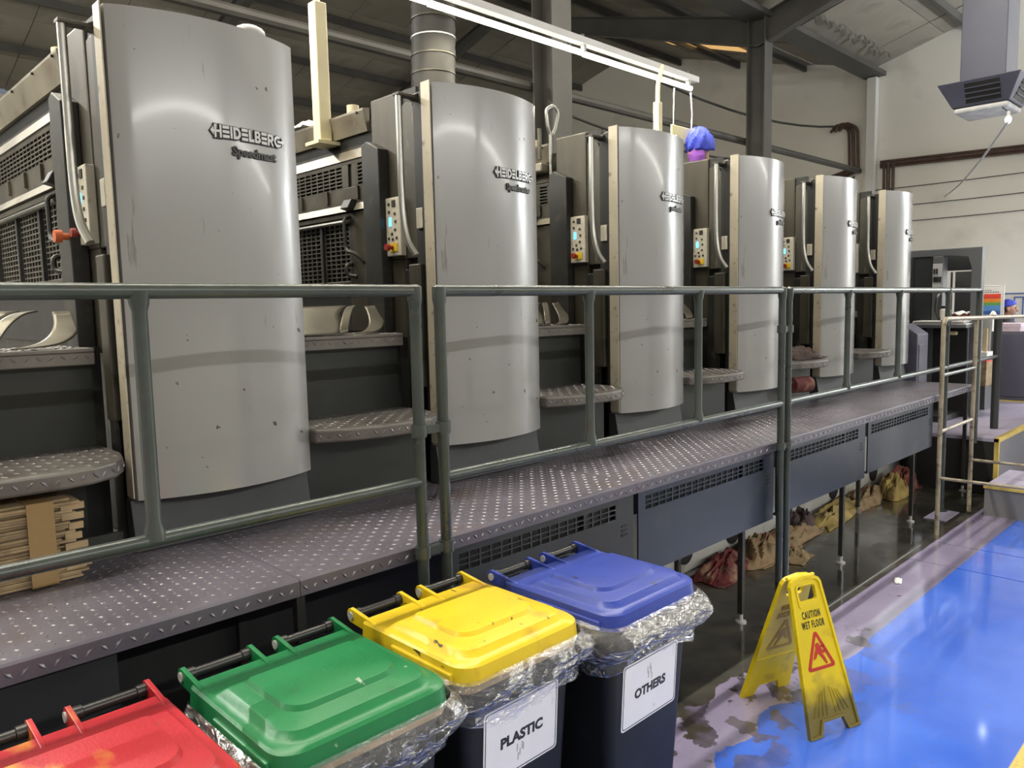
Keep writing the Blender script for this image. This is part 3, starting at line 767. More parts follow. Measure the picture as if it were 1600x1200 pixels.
# orange knob on unit 1, chrome loop guides on units 3 and 4
kb = MB().tube([(.835, 3.02, 2.03), (.79, 3.02, 2.03), (.788, 3.02, 2.03), (.765, 3.02, 2.03)], [.012, .012, .022, .022], 14)
lab(kb.build('pull_knob', 'orange', units[0], True), 'orange pull knob')
for k in (2, 3):
    x = P*k+.855
    MB().tube([(x, 3.165, 2.30), (x, 3.165, 2.765), (x-.02, 3.165, 2.80), (x-.035, 3.165, 2.90), (x+.03, 3.165, 2.935), (x+.075, 3.165, 2.90), (x+.045, 3.165, 2.80), (x+.02, 3.165, 2.765)], .010, 8, fillet=.025).build('loop_guide', 'chrome', units[k], True)
    # ink duct knobs above the guards
    MB().box(P*k+.80, P*k+.90, 3.19, 3.75, 2.545, 2.60).build('ink_tray', 'plate', units[k], bevel=.01)
    for y in (3.22, 3.3): MB().cyl((P*k+.82, y, 2.62), (P*k+.82, y, 2.80), .012, 8).build('adjuster', 'bars', units[k], True)
# pale cloth lying on top between unit 1 and 2, blue film on unit 1
def rag(name, label, cat, m, c, sx, sy, sz, seed, rz=0, group=None, n=26):
    rnd = random.Random(seed); off = Vector((rnd.uniform(0, 50), rnd.uniform(0, 50), rnd.uniform(0, 50)))
    def fn(u, v):
        a = (u-.5)*2; b = (v-.5)*2
        r = math.sqrt(a*a+b*b)
        q = Vector((a*1.5, b*1.5, 0))+off
        d = noise.noise_vector(q*1.1)*.28
        h = max(0, 1-r**2.2)**.5
        wv = noise.noise_vector(q*.9); fold = .30*math.sin(q.x*5+wv.x*7)+.22*math.sin(q.y*7+wv.y*9+q.x*2)+.12*math.sin((q.x-q.y)*13+wv.z*8)
        x, y, z = (a+d.x)*sx, (b+d.y)*sy, max(0, sz*h*(.62+.45*fold))+.004
        cr, sr = math.cos(rz), math.sin(rz)
        return (c[0]+x*cr-y*sr, c[1]+x*sr+y*cr, c[2]+z)
    return tag(MB().grid(fn, n, n).build(name, m, None, True, solid=.004), label, cat, group)
rag('cloth', 'pale crumpled cloth on the top plate between the first two covers', 'cloth', 'paper', (2.22, 3.80, 2.72), .07, .10, .05, 3)
tag(MB().ell((1.462, 2.9, 2.825), (.06, .05, .03)).build('film_roll', 'ductlight', None, True), 'small pale roll peeping over the top of the nearest silver cover', 'roll')

# steps in the gaps
def make_steps(k, label, closed=True):
    x0 = P*(k-1)
    t = thing('access_steps', label, 'steps', (x0+1.83, 2.8, .965), 'checker plate steps between the printing units')
    def B(mb, name, m, parent=t, **kw): return mb.map(lambda p: p+Vector((x0, 0, 0))).build(name, m, parent, **kw)
    B(MB().box(1.503, 2.125, 3.23, 5.3, 1.455, 1.47), 'inner_floor', 'checker')
    up = B(MB().box(1.503, 2.125, 2.88, 3.23, 1.63, 1.645).box(1.503, 2.125, 2.88, 2.895, 1.588, 1.63), 'upper_tread', 'checker', bevel=.004)
    L = MB(); lozenges(L, 17, 9, .036, lambda u, v, h: (1.505+u, 2.89+v, 1.645+h))
    lozenges(L, 17, 1, .036, lambda u, v, h: (1.505+u, 2.88-h, 1.59+v+.008), .026, .010)
    B(L, 'tread_lozenges', 'checker', up, stuff=True)
    outl = [(1.503, 2.95), (1.503, 2.62), (1.60, 2.565), (1.74, 2.525), (1.90, 2.515), (2.00, 2.53), (2.075, 2.575), (2.12, 2.65), (2.142, 2.74), (2.142, 2.95)]
    lo = B(MB().prism(outl, 'z', 1.245, 1.30), 'lower_tread', 'checker', bevel=.010, seg=3)
    L = MB()
    def inside(x, y):
        c = False
        for i in range(len(outl)):
            (ax, ay), (bx_, by_) = outl[i-1], outl[i]
            if (ay > y) != (by_ > y) and x < (bx_-ax)*(y-ay)/(by_-ay)+ax: c = not c
        return c
    tmp = MB(); lozenges(tmp, 18, 12, .036, lambda u, v, h: (1.505+u, 2.51+v, 1.30+h))
    for q in range(0, len(tmp.v), 6):
        if all(inside(p[0], p[1]-.012) and inside(p[0], p[1]+.005) for p in tmp.v[q:q+4]):
            kk = len(L.v); L.v += tmp.v[q:q+6]
            L.f += [(kk, kk+1, kk+4), (kk+1, kk+5, kk+4), (kk+1, kk+2, kk+5), (kk+2, kk+3, kk+5), (kk+3, kk+4, kk+5), (kk+3, kk, kk+4)]
    path = [Vector((*p, 0)) for p in outl[1:9]]
    ln = [0]
    for a, b in zip(path[:-1], path[1:]): ln.append(ln[-1]+(b-a).length)
    def along(u, h, z):
        for i in range(len(path)-1):
            if u <= ln[i+1] or i == len(path)-2:
                d = (path[i+1]-path[i]); f = (u-ln[i])/d.length; p = path[i]+d*f; nrm = Vector((d.y, -d.x, 0)).normalized()
                return (p.x+nrm.x*h, p.y+nrm.y*h, z)
    lozenges(L, int(ln[-1]/.036), 1, .036, lambda u, v, h: along(u, h, 1.2545+v), .030, .011, .003)
    B(L, 'tread_lozenges', 'loz', lo, stuff=True)
    B(MB().box(1.503, 2.125, 2.93, 2.945, 1.30, 1.60), 'upper_riser', 'riser')
    B(MB().box(2.125, 2.165, 2.96, 3.0, .967, 1.645), 'side_post', 'frame')
    if closed:
        B(MB().box(1.503, 2.055, 2.70, 2.712, .967, 1.244), 'lower_riser', 'riser')
        B(MB().box(1.503, 2.055, 2.9, 2.91, .967, 1.244), 'back_plate', 'black')
    else:
        B(MB().box(1.503, 2.125, 2.92, 2.935, .967, 1.244), 'back_plate', 'frame')
        B(MB().box(1.93, 2.125, 2.72, 2.735, .967, 1.035), 'foot_rail', 'riser')
        B(MB().box(1.93, 2.06, 2.86, 2.88, .967, 1.24), 'side_plate', 'riser')
    return t
S0 = make_steps(0, 'checker plate steps left of the nearest printing unit, open below with bundled cardboard', False)
SLAB = ['checker plate steps between the nearest and the second silver cover', 'checker plate steps between the second and third silver covers',
        'checker plate steps between the third and fourth silver covers', 'checker plate steps between the fourth and fifth silver covers, dark rag on them',
        'checker plate steps between the fifth and the last silver cover']
st = [make_steps(1, SLAB[0])]
for k in range(2, 6):
    c = copy_tree(st[0], None, (P*(k-1), 0, 0)); c['label'] = SLAB[k-1]; st.append(c)

# curled sheets on the upper treads
def curl(k, kind, label):
    x0 = P*(k-1)
    prm = {0: (1.52, .27, 0.0), 1: (1.80, .045, .045), 2: (1.885, .085, -.02)}[kind]
    xa, w, bow = prm
    def fn(u, v):
        # v runs up the curl from the tread's front edge; u across
        s = v
        x = xa + w*u + (.17*s*(2-s) if kind == 2 else .165*s+(.02*math.sin(s*math.pi*2) if kind == 0 else 0))
        y = 2.90 + .18*s
        z = 1.652 + .004*u + .118*(s**1.9 if kind == 2 else s**.75 if kind == 1 else s**1.15) + (.5*bow*math.sin(s*math.pi) if kind == 1 else 0)
        return (x0+x, y, z)
    return tag(MB().grid(fn, 8, 14).build('curled_sheet', 'sheet', None, True, solid=.006), label, 'metal sheet', 'curled sheets on the steps')
nm = {0: 'left of the nearest printing unit', 1: 'between the nearest and second covers', 2: 'between the second and third covers', 3: 'between the third and fourth covers'}
for k in (0, 1, 2, 3):
    for kind, d in ((0, 'wide curled sheet'), (1, 'narrow arched strip'), (2, 'short bent strip')):
        curl(k, kind, '%s on the upper step %s' % (d, nm[k]))
rag('rag', 'dark crumpled rag on the lower step before the fifth cover', 'rag', 'ragdark', (5.86, 2.74, 1.302), .20, .14, .11, 11)
# red hose end below the step between unit 4 and 5
tag(MB().cyl((5.45, 2.62, 1.13), (5.70, 2.60, 1.12), .06, 16).build('roller', 'ragred', None, True), 'red roller end lying under the step before the fifth cover', 'roller')

# cardboard bundle
t = thing('cardboard_bundle', 'strapped bundle of torn corrugated cardboard under the leftmost step', 'cardboard', (.45, 2.64, .965))
z = .968; i = 0
while z < 1.215:
    h = random.uniform(.0045, .0085)
    a = random.uniform(-.028, .018); b = random.uniform(-.012, .012)
    taper = .03 if z < 1.04 else (-.015 if z < 1.1 else 0)
    MB().box(.05, .635+a+taper, 2.54+b, 2.84, z, z+h).build('cardboard_sheet', 'card', t)
    z += h+.0015; i += 1
MB().prism([(2.523, .970), (2.527, .970), (2.527, z), (2.523, z)], 'x', .512, .582).build('tape_strip', 'tape', t)
MB().box(.512, .582, 2.525, 2.84, z-.001, z+.002).build('tape_strip', 'tape', t)
for i in range(7):
    zz = 1.0+i*.03
    MB().box(.60+random.uniform(0, .03), .66+random.uniform(-.01, .01), 2.535, 2.545, zz, zz+.02).build('torn_flap', 'card', t)

# plinth below the press and dark openings in it
pl = thing('press_plinth', 'long pale base wall below the press with round dark openings', 'plinth', (4, 4, 0))
MB().box(-1.5, 8.05, 2.72, 5.4, 0, .955).build('base_wall', 'plinth', pl)
for x in (4.20, 4.80, 5.62, 6.48, 7.36):
    MB().cyl((x, 2.724, .145), (x, 2.708, .145), .085, 24).build('round_opening', 'black', pl, True)

# ------------------------------------------------------------------ walkway
WX0, WX1, WY, WZ = -1.3, 7.86, 2.03, .965
wk = thing('walkway', 'long raised checker plate walkway running along the front of the press', 'walkway', (3.3, 2.35, 0))
seams = [WX0, 1.09, 2.75, 4.05, 5.39, 6.78, WX1]
for a, b in zip(seams[:-1], seams[1:]):
    dk = MB().prism([(WY, WZ-.052), (WY+.006, WZ-.052), (WY+.006, WZ-.010), (2.715, WZ-.010), (2.715, WZ), (WY+.006, WZ), (WY, WZ-.006)], 'x', a+.001, b-.001).build('deck_plate', 'walkway', wk)
    L = MB(); nu = int((b-a)/.034); nv = 19
    lozenges(L, nu, nv, .034, lambda u, v, h: (a+u, WY+.015+v, WZ+h))
    lozenges(L, nu, 1, .034, lambda u, v, h: (a+u, WY-h, WZ-.046+v), .030, .011, .003)
    L.build('deck_lozenges', 'loz', dk, stuff=True)
MB().box(WX0, WX1, 2.05, 2.09, WZ-.06, WZ-.011).build('edge_beam', 'frame', wk)
MB().box(WX0, WX1, 2.46, 2.50, WZ-.06, WZ-.011).build('edge_beam', 'frame', wk)
for x in (1.10, 2.42, 3.74, 5.06, 6.38, 7.72):
    for y in (2.062, 2.47):
        lg = MB().box(x-.014, x+.014, y-.014, y+.014, .05, WZ-.055).build('leg', 'frame', wk)
        MB().tube([(x, y, 0), (x, y, .008), (x, y, .014), (x, y, .06)], [.03, .03, .012, .012], 12).build('levelling_foot', 'housing' if y < 2.2 else 'greyside', lg, True)
MB().box(-1.2, .60, 2.10, 2.11, .52, WZ-.058).build('plain_panel', 'machine', wk)
MB().box(-1.2, 2.70, 2.52, 2.53, .02, WZ-.058).build('shade_sheet', 'black', wk)  # black sheet added before the plinth, standing in for shade under the walkway
for i, (a, b, zb) in enumerate(((1.66, 2.735, .50), (2.775, 4.055, .52), (4.09, 5.37, .53), (5.42, 6.76, .55))):
    m = 'machine' if i < 1 else 'vent'
    g = MB()
    ya, yb = 2.040, 2.048
    zt0, zt1 = .822, .885
    g.box(a, b, ya, yb, zb, zt0).box(a, b, ya, yb, zt1, WZ-.056).box(a, a+.05, ya, yb, zt0, zt1).box(b-.12, b, ya, yb, zt0, zt1)
    g.box(a, b, ya+.009, ya+.025, zb, zb+.01)
    n = int((b-a-.17)/.053)
    for q in range(n+1):
        x = a+.05+(b-a-.17)*q/n; g.box(x-.0045, x+.0045, ya+.0004, yb-.0004, zt0, zt1)
    for z in (zt0+(zt1-zt0)/3, zt0+(zt1-zt0)*2/3): g.box(a+.05, b-.12, ya+.001, yb-.001, z-.003, z+.003)
    v = g.build('vent_panel', m, wk)
    MB().box(a+.01, b-.01, ya+.03, ya+.034, zt0-.02, zt1+.02).build('vent_backing', 'black', v)
    for z in (.775, .755, .735): MB().box(b-.085, b-.045, ya-.003, ya, z, z+.008).build('mark_bar', 'black', v)
# things under the walkway
for i, (x, y, sx, sy, sz, m, d) in enumerate((
        (4.45, 2.56, .34, .13, .13, 'ragred', 'red stained crumpled rag under the walkway nearest the blue bin'),
        (4.86, 2.53, .30, .14, .18, 'ragtan', 'olive and pink rag heap under the walkway left of the railing posts'),
        (4.95, 2.33, .14, .09, .09, 'ragtan', 'small pale rag on the floor just right of the railing posts'),
        (5.40, 2.56, .36, .13, .12, 'ragtan', 'pinkish tan rag under the walkway beside the thin rear leg'),
        (5.62, 2.60, .18, .10, .20, 'ragdark', 'dark brown bunched rag on top of the tan ones under the walkway'),
        (6.25, 2.58, .55, .12, .12, 'ragyellow', 'yellowed long rag along the base wall, middle of the row'),
        (6.85, 2.58, .45, .12, .14, 'ragtan', 'tan rag further along the base wall behind the walkway legs'),
        (7.2, 2.48, .26, .12, .22, 'ragyellow', 'yellow crumpled rag at the far end of the rag row'),
        (7.45, 2.50, .25, .14, .28, 'ragred', 'bright red rag heap at the far end beneath the walkway'))):
    rag('rag', d, 'rag', m, (x, y, 0.0), sx, sy, sz, 20+i, .1, 'rags under the walkway')
rag('paper_scrap', 'small white paper scrap on the dark floor edge near the sign', 'scrap', 'paper', (4.95, 1.66, .001), .05, .02, .012, 77, .3, n=8)

# ------------------------------------------------------------------ railings
YR, ZT, ZB_, RR = 1.985, 1.812, 1.19, .0195
def railing(name, label, x0, x1, mids, floor_posts, extra=None):
    t = thing(name, label, 'railing', ((x0+x1)/2, YR, 0), 'grey pipe railings along the walkway')
    MB().tube([(x0, YR, ZT), (x1, YR, ZT)], RR, 14).build('top_rail', 'rail', t, True)
    MB().tube([(x0, YR, ZB_), (x1, YR, ZB_)], RR*.95, 14).build('bottom_rail', 'rail', t, True)
    for x in mids:
        p = MB().tube([(x, YR, ZB_), (x, YR, ZB_+.03), (x, YR, ZB_+.05), (x, YR, ZT-.05), (x, YR, ZT-.03), (x, YR, ZT)], [.027, .024, .0185, .0185, .024, .027], 14)
        p.build('post', 'rail', t, True)
    for x in floor_posts:
        p = MB().tube([(x, YR, 0), (x, YR, ZT-.05), (x, YR, ZT-.03), (x, YR, ZT+.012), (x, YR, ZT+.0195)], [RR, RR, .024, .024, .012], 14)
        p = p.build('post', 'rail', t, True)
        MB().cyl((x, YR, 0), (x, YR, .012), .05, 16).build('foot_flange', 'rail', p, True)
    return t
def clamp(t, xa, xb, z, r=.026):
    m = MB().tube([(xa, YR, z-.02), (xa, YR, z+.02)], r, 14).tube([(xb, YR, z-.02), (xb, YR, z+.02)], r, 14).box(xa, xb, YR-.012, YR+.012, z-.013, z+.013)
    m.build('clamp', 'rail', t, True)
rA = railing('pipe_railing', 'left pipe railing section, in front of the nearest silver cover', -1.2, 1.515, [-.45, .675], [1.515])
rB = railing('pipe_railing', 'middle pipe railing section, in front of the second and third covers', 1.615, 4.02, [2.38, 3.18], [1.615, 4.02])
rC = railing('pipe_railing', 'right pipe railing section, in front of the last two silver covers', 4.10, 7.72, [4.90, 5.78], [4.10, 6.86])
clamp(rA, 1.515, 1.615, 1.36); clamp(rA, 1.515, 1.615, .955)
clamp(rB, 4.02, 4.10, 1.60); clamp(rB, 4.02, 4.10, .95)
MB().tube([(7.72, YR, ZT), (7.72, YR, .45)], RR*1.25, 12).build('post', 'rail', rC, True)
MB().tube([(7.72, YR, ZB_), (8.36, YR, ZB_)], RR*.95, 12).build('bottom_rail', 'rail', rC, True)
MB().tube([(8.36, YR, 1.56), (8.36, YR, .505)], .035, 12).build('post', 'machine', rC, True)
clamp(rC, 6.80, 6.86, 1.55, .03)
# thin stair railing
YS = 1.80
t = thing('stair_railing', 'thin chipped tan pipe stair railing at the end of the walkway', 'railing', (6.6, YS, 0))
MB().tube([(6.14, YS, 0), (6.14, YS, 1.60), (8.7, YS, 1.56)], .0165, 12, fillet=.07).build('front_post', 'railtan', t, True)
MB().tube([(6.93, YS, .02), (6.93, YS, .6), (6.95, YS, 1.58)], .0165, 12).build('rear_post', 'railtan', t, True)
MB().tube([(6.14, YS, .775), (6.93, YS, .775)], .013, 10).build('rung', 'railtan', t, True)
MB().tube([(6.14, YS, 1.19), (6.94, YS, 1.19)], .013, 10).build('rung', 'rail', t, True)
MB().tube([(6.14, YS, .43), (6.14, .75, .44)], .012, 10).build('cross_bar', 'railtan', t, True)
MB().tube([(6.93, YS, .445), (6.912, .75, .45)], .012, 10).build('cross_bar', 'railtan', t, True)
MB().tube([(6.14, .75, .43), (6.14, .75, 0)], .0165, 10).build('side_post', 'railtan', t, True)
MB().tube([(6.912, .75, .44), (6.912, .75, 0)], .0165, 10).build('side_post', 'railtan', t, True)
rag('paper_twist', 'white paper twist stuck on the top pipe of the stair railing', 'scrap', 'paper', (7.42, YS, 1.594), .05, .02, .05, 31, 0, n=8)

# ------------------------------------------------------------------ wheelie bins
def make_bin(xc, yf, colour, label, word=None, rim='blackplastic', seed=1, lz=.612, puff=1.0):
    ZL = .878
    t = thing('wheelie_bin', label, 'bin', (xc, yf+.25, 0), 'recycling bins in a row')
    T = lambda p: Vector((xc+p.x, yf+p.y, p.z))
    def B(mb, name, m, par=t, **kw): return mb.map(T).build(name, m, par, **kw)
    def rr(hw, y0, y1, rf, rb, z, n=6): return [(p[0], p[1], z) for p in rrect(-hw, hw, y0, y1, [rb, rb, rf, rf], n)]
    body = MB().loft([rr(.165, .075, .40, .03, .03, .03), rr(.168, .072, .402, .03, .03, .05), rr(.200, .034, .425, .035, .03, .70), rr(.205, .026, .43, .035, .03, .805),
                      rr(.214, .016, .445, .04, .03, .81), rr(.214, .016, .445, .04, .03, .842)])
    bd = B(body, 'body', 'blackplastic', smooth=True)
    for s in (-1, 1):
        B(MB().tube([(s*.19-.02, .40, .09), (s*.19-.018, .40, .09), (s*.19+.018, .40, .09), (s*.19+.02, .40, .09)], [.07, .09, .09, .07], 24), 'wheel', 'rod', smooth=True)
    B(MB().cyl((-.19, .40, .09), (.19, .40, .09), .011, 10), 'axle', 'rod', smooth=True)
    if rim != 'blackplastic':
        B(MB().loft([rr(.2165, .013, .44, .04, .03, .806), rr(.2195, .010, .44, .04, .03, .846)], cap0=False, cap1=False), 'stained_rim', rim, smooth=True)
    # lid: stepped, with rounded front corners and a flat band along the hinge
    L = MB()
    z = ZL
    L.loft([rr(.222, .004, .452, .055, .02, z-.050), rr(.226, .0, .455, .06, .02, z-.046), rr(.222, .004, .455, .06, .02, z-.004), rr(.216, .012, .452, .06, .018, z+.002),
            rr(.203, .026, .360, .055, .012, z+.003), rr(.196, .034, .352, .055, .012, z+.008), rr(.186, .046, .335, .05, .012, z+.020), rr(.180, .054, .330, .05, .012, z+.022),
            rr(.150, .092, .322, .055, .012, z+.024), rr(.146, .097, .320, .055, .012, z+.025), rr(.139, .106, .314, .05, .012, z+.035), rr(.134, .112, .309, .05, .012, z+.036)])
    ld = B(L, 'lid', colour, smooth=True)
    for s in (-1, 1):
        B(MB().box(s*.226-.006, s*.226+.006, .05, .30, z-.048, z-.020), 'side_rib', colour, ld, bevel=.004)
    for x in (-.208, -.035, .040, .208):
        prof = [(.40, z-.03), (.40, z+.003), (.455, z+.010)] + [(.515+.022*math.cos(R(a)), z-.004+.022*math.sin(R(a))) for a in (80, 50, 20, -10, -40, -70, -100)] + [(.45, z-.030)]
        lg = B(MB().prism(prof, 'x', x-.006, x+.006), 'hinge_lug', colour, ld, bevel=.002)
        if x in (-.208, .040): B(MB().cyl((x-.010, .515, z-.004), (x-.004, .515, z-.004), .012, 14), 'pin_cap', 'lug', ld, smooth=True)
    for a, b in ((-.202, -.041), (.046, .202)):
        B(MB().tube([(a, .515, z-.004), (a+.02, .515, z-.004), (a+.022, .515, z-.004), (b-.022, .515, z-.004), (b-.02, .515, z-.004), (b, .515, z-.004)], [.016, .016, .012, .012, .016, .016], 14), 'hinge_rod', 'rod', smooth=True)
        B(MB().box((a+b)/2-.03, (a+b)/2+.03, .43, .51, z-.045, z-.020), 'handle_arm', 'blackplastic', bevel=.004)
    # clear liner folded over the rim
    rnd = random.Random(seed); ox = rnd.uniform(0, 90)
    per = rrect(-.232, .232, -.004, .45, [.03, .03, .06, .06], 8)
    pts = [Vector((*p, 0)) for p in per]
    # resample the outline evenly
    seg = []
    for i in range(len(pts)):
        a, b = pts[i], pts[(i+1) % len(pts)]
        n = max(1, int((b-a).length/.008))
        for q in range(n): seg.append(a.lerp(b, q/n))
    cen = Vector((0, .22, 0)); rings = []
    nv = 22
    for j in range(nv+1):
        v = j/nv; ring = []
        for i, p in enumerate(seg):
            d = (p-cen).normalized()
            back = max(0, (p.y-.25)/.2)
            q = Vector((p.x*13+ox, p.y*13, v*2.2))
            w = noise.noise(q)*.014 + abs(noise.noise(Vector((p.x*30+ox+v*5, p.y*30+v*3, v*3))))*.016 + noise.noise(q*3.3)*.004
            bul = puff*(.034*math.sin(min(1, v*1.35)*math.pi)**.8) - .012*v
            prof = (w*min(1, v*4)*puff**.5 + bul)*(1-.8*back)
            drop = .135 + .05*noise.noise(Vector((p.x*5+ox, p.y*5, 9))) + (.05 if puff > 1 else 0)*max(0, p.x/.23)
            zz = .846 - v*drop*(1-.45*min(1, back))
            ring.append((p.x+d.x*(prof+.003), p.y+d.y*(prof+.003), zz))
        rings.append(ring)
    B(MB().loft(rings, True, False, False), 'bin_liner', 'cfilm', smooth=True)
    if word:
        # body front slopes: y at height z
        fy = lambda z: .034+(.70-z)*.038/.65 if z < .70 else .034-(z-.70)*.076
        hw, hh = .140, .104
        def L3(u, w, d): return Vector((u, fy(lz+w)-.0012-d, lz+w))
        v, f = flat_geo([rrect(-hw, hw, -hh, hh, .012, 5)], .0008)
        lb = B(MB().add([L3(p[0], p[1], p[2]) for p in v], f), 'label', 'label')
        v, f = flat_geo([rrect(-hw+.005, hw-.005, -hh+.005, hh-.005, .010, 5), rrect(-hw+.0075, hw-.0075, -hh+.0075, hh-.0075, .009, 5)], .0003)
        B(MB().add([L3(p[0], p[1], p[2]+.0011) for p in v], f), 'label_border', 'ink', lb)
        v, f = text_geo(word, .040, .0003, .0019, 'CENTER', .93)
        wid = max(p[0] for p in v)-min(p[0] for p in v); k = .160/wid
        B(MB().add([L3(p[0]*k, p[1]*1.0-.005, p[2]+.0011) for p in v], f), 'lettering', 'ink', lb)
        sm = MB()
        for q in range(5):
            a = -.02+q*.006+rnd.uniform(-.002, .002); z0 = (-.055 if word == 'PLASTIC' else .04)+rnd.uniform(-.02, .02)
            sm.add([L3(a, z0, .0011), L3(a+.003, z0, .0011), L3(a+.004, z0+.02, .0011), L3(a+.001, z0+.022, .0011)], [(0, 1, 2, 3)])
        B(sm, 'glue_stain', 'greyside', lb)
    return t
make_bin(.385, 1.345, 'red', 'red lidded bin at the bottom left corner with yellow smears', None, seed=5)
make_bin(.885, 1.345, 'green', 'green lidded bin between the red and the yellow bins', None, 'rim', seed=8)
make_bin(1.378, 1.362, 'yellow', 'yellow lidded black bin labelled PLASTIC', 'PLASTIC', 'rim', 12, .62)
make_bin(1.872, 1.296, 'blue', 'blue lidded black bin labelled OTHERS, at the right end of the row', 'OTHERS', 'blackplastic', 21, .590, 1.5)
bpy.context.view_layer.update()

# ------------------------------------------------------------------ wet floor sign
def grime(name, base, dirt, z0, z1):
    m = mat(name, base, .4, 0, .08, 4, (.30, .22, .03), 9, .12)
    nt = m.node_tree; N = nt.nodes; L = nt.links; b = N['Principled BSDF']; src = b.inputs['Base Color'].links[0].from_socket
    tc = N.new('ShaderNodeTexCoord'); sp = N.new('ShaderNodeSeparateXYZ'); L.new(tc.outputs['Object'], sp.inputs[0])
    nz = N.new('ShaderNodeTexNoise'); nz.inputs['Scale'].default_value = 14; nz.inputs['Detail'].default_value = 7; L.new(tc.outputs['Object'], nz.inputs['Vector'])
    a = N.new('ShaderNodeMath'); a.operation = 'MULTIPLY_ADD'; a.inputs[1].default_value = .16; L.new(nz.outputs['Fac'], a.inputs[0]); L.new(sp.outputs['Z'], a.inputs[2])
    r = N.new('ShaderNodeMapRange'); r.inputs['From Min'].default_value = z1+.08; r.inputs['From Max'].default_value = z0+.08
    r.inputs['To Max'].default_value = .92
    L.new(a.outputs[0], r.inputs['Value'])
    mx = N.new('ShaderNodeMix'); mx.data_type = 'RGBA'; L.new(r.outputs[0], mx.inputs['Factor']); L.new(src, mx.inputs['A']); mx.inputs['B'].default_value = (*dirt, 1)
    L.new(mx.outputs['Result'], b.inputs['Base Color'])
    return m
MT['signfront'] = grime('caution_yellow_grimy_foot', (.66, .50, .006), (.10, .08, .018), .10, .21)
MT['signrelief'] = mat('moulded_relief', (.40, .24, .015), .5, 0, .1)
sg = thing('wet_floor_sign', 'yellow folding caution sign standing on the painted floor', 'sign', (3.068, 1.419, 0), None, R(-18.85))
SM = ROOT[sg.name]
LS = .63
def on_panel(side, u, w, d):
    """side -1 front leaf, +1 rear leaf; d out of the leaf's outer face"""
    n0, z1 = .200, .607
    ang = math.atan2(z1, n0-.014)
    n = side*(n0-w*math.cos(ang)); z = w*math.sin(ang)
    n += side*d*math.sin(ang); z += d*math.cos(ang)
    return SM @ Vector((u, n, z))
def hw(w): return .140-(.140-.083)*w/LS
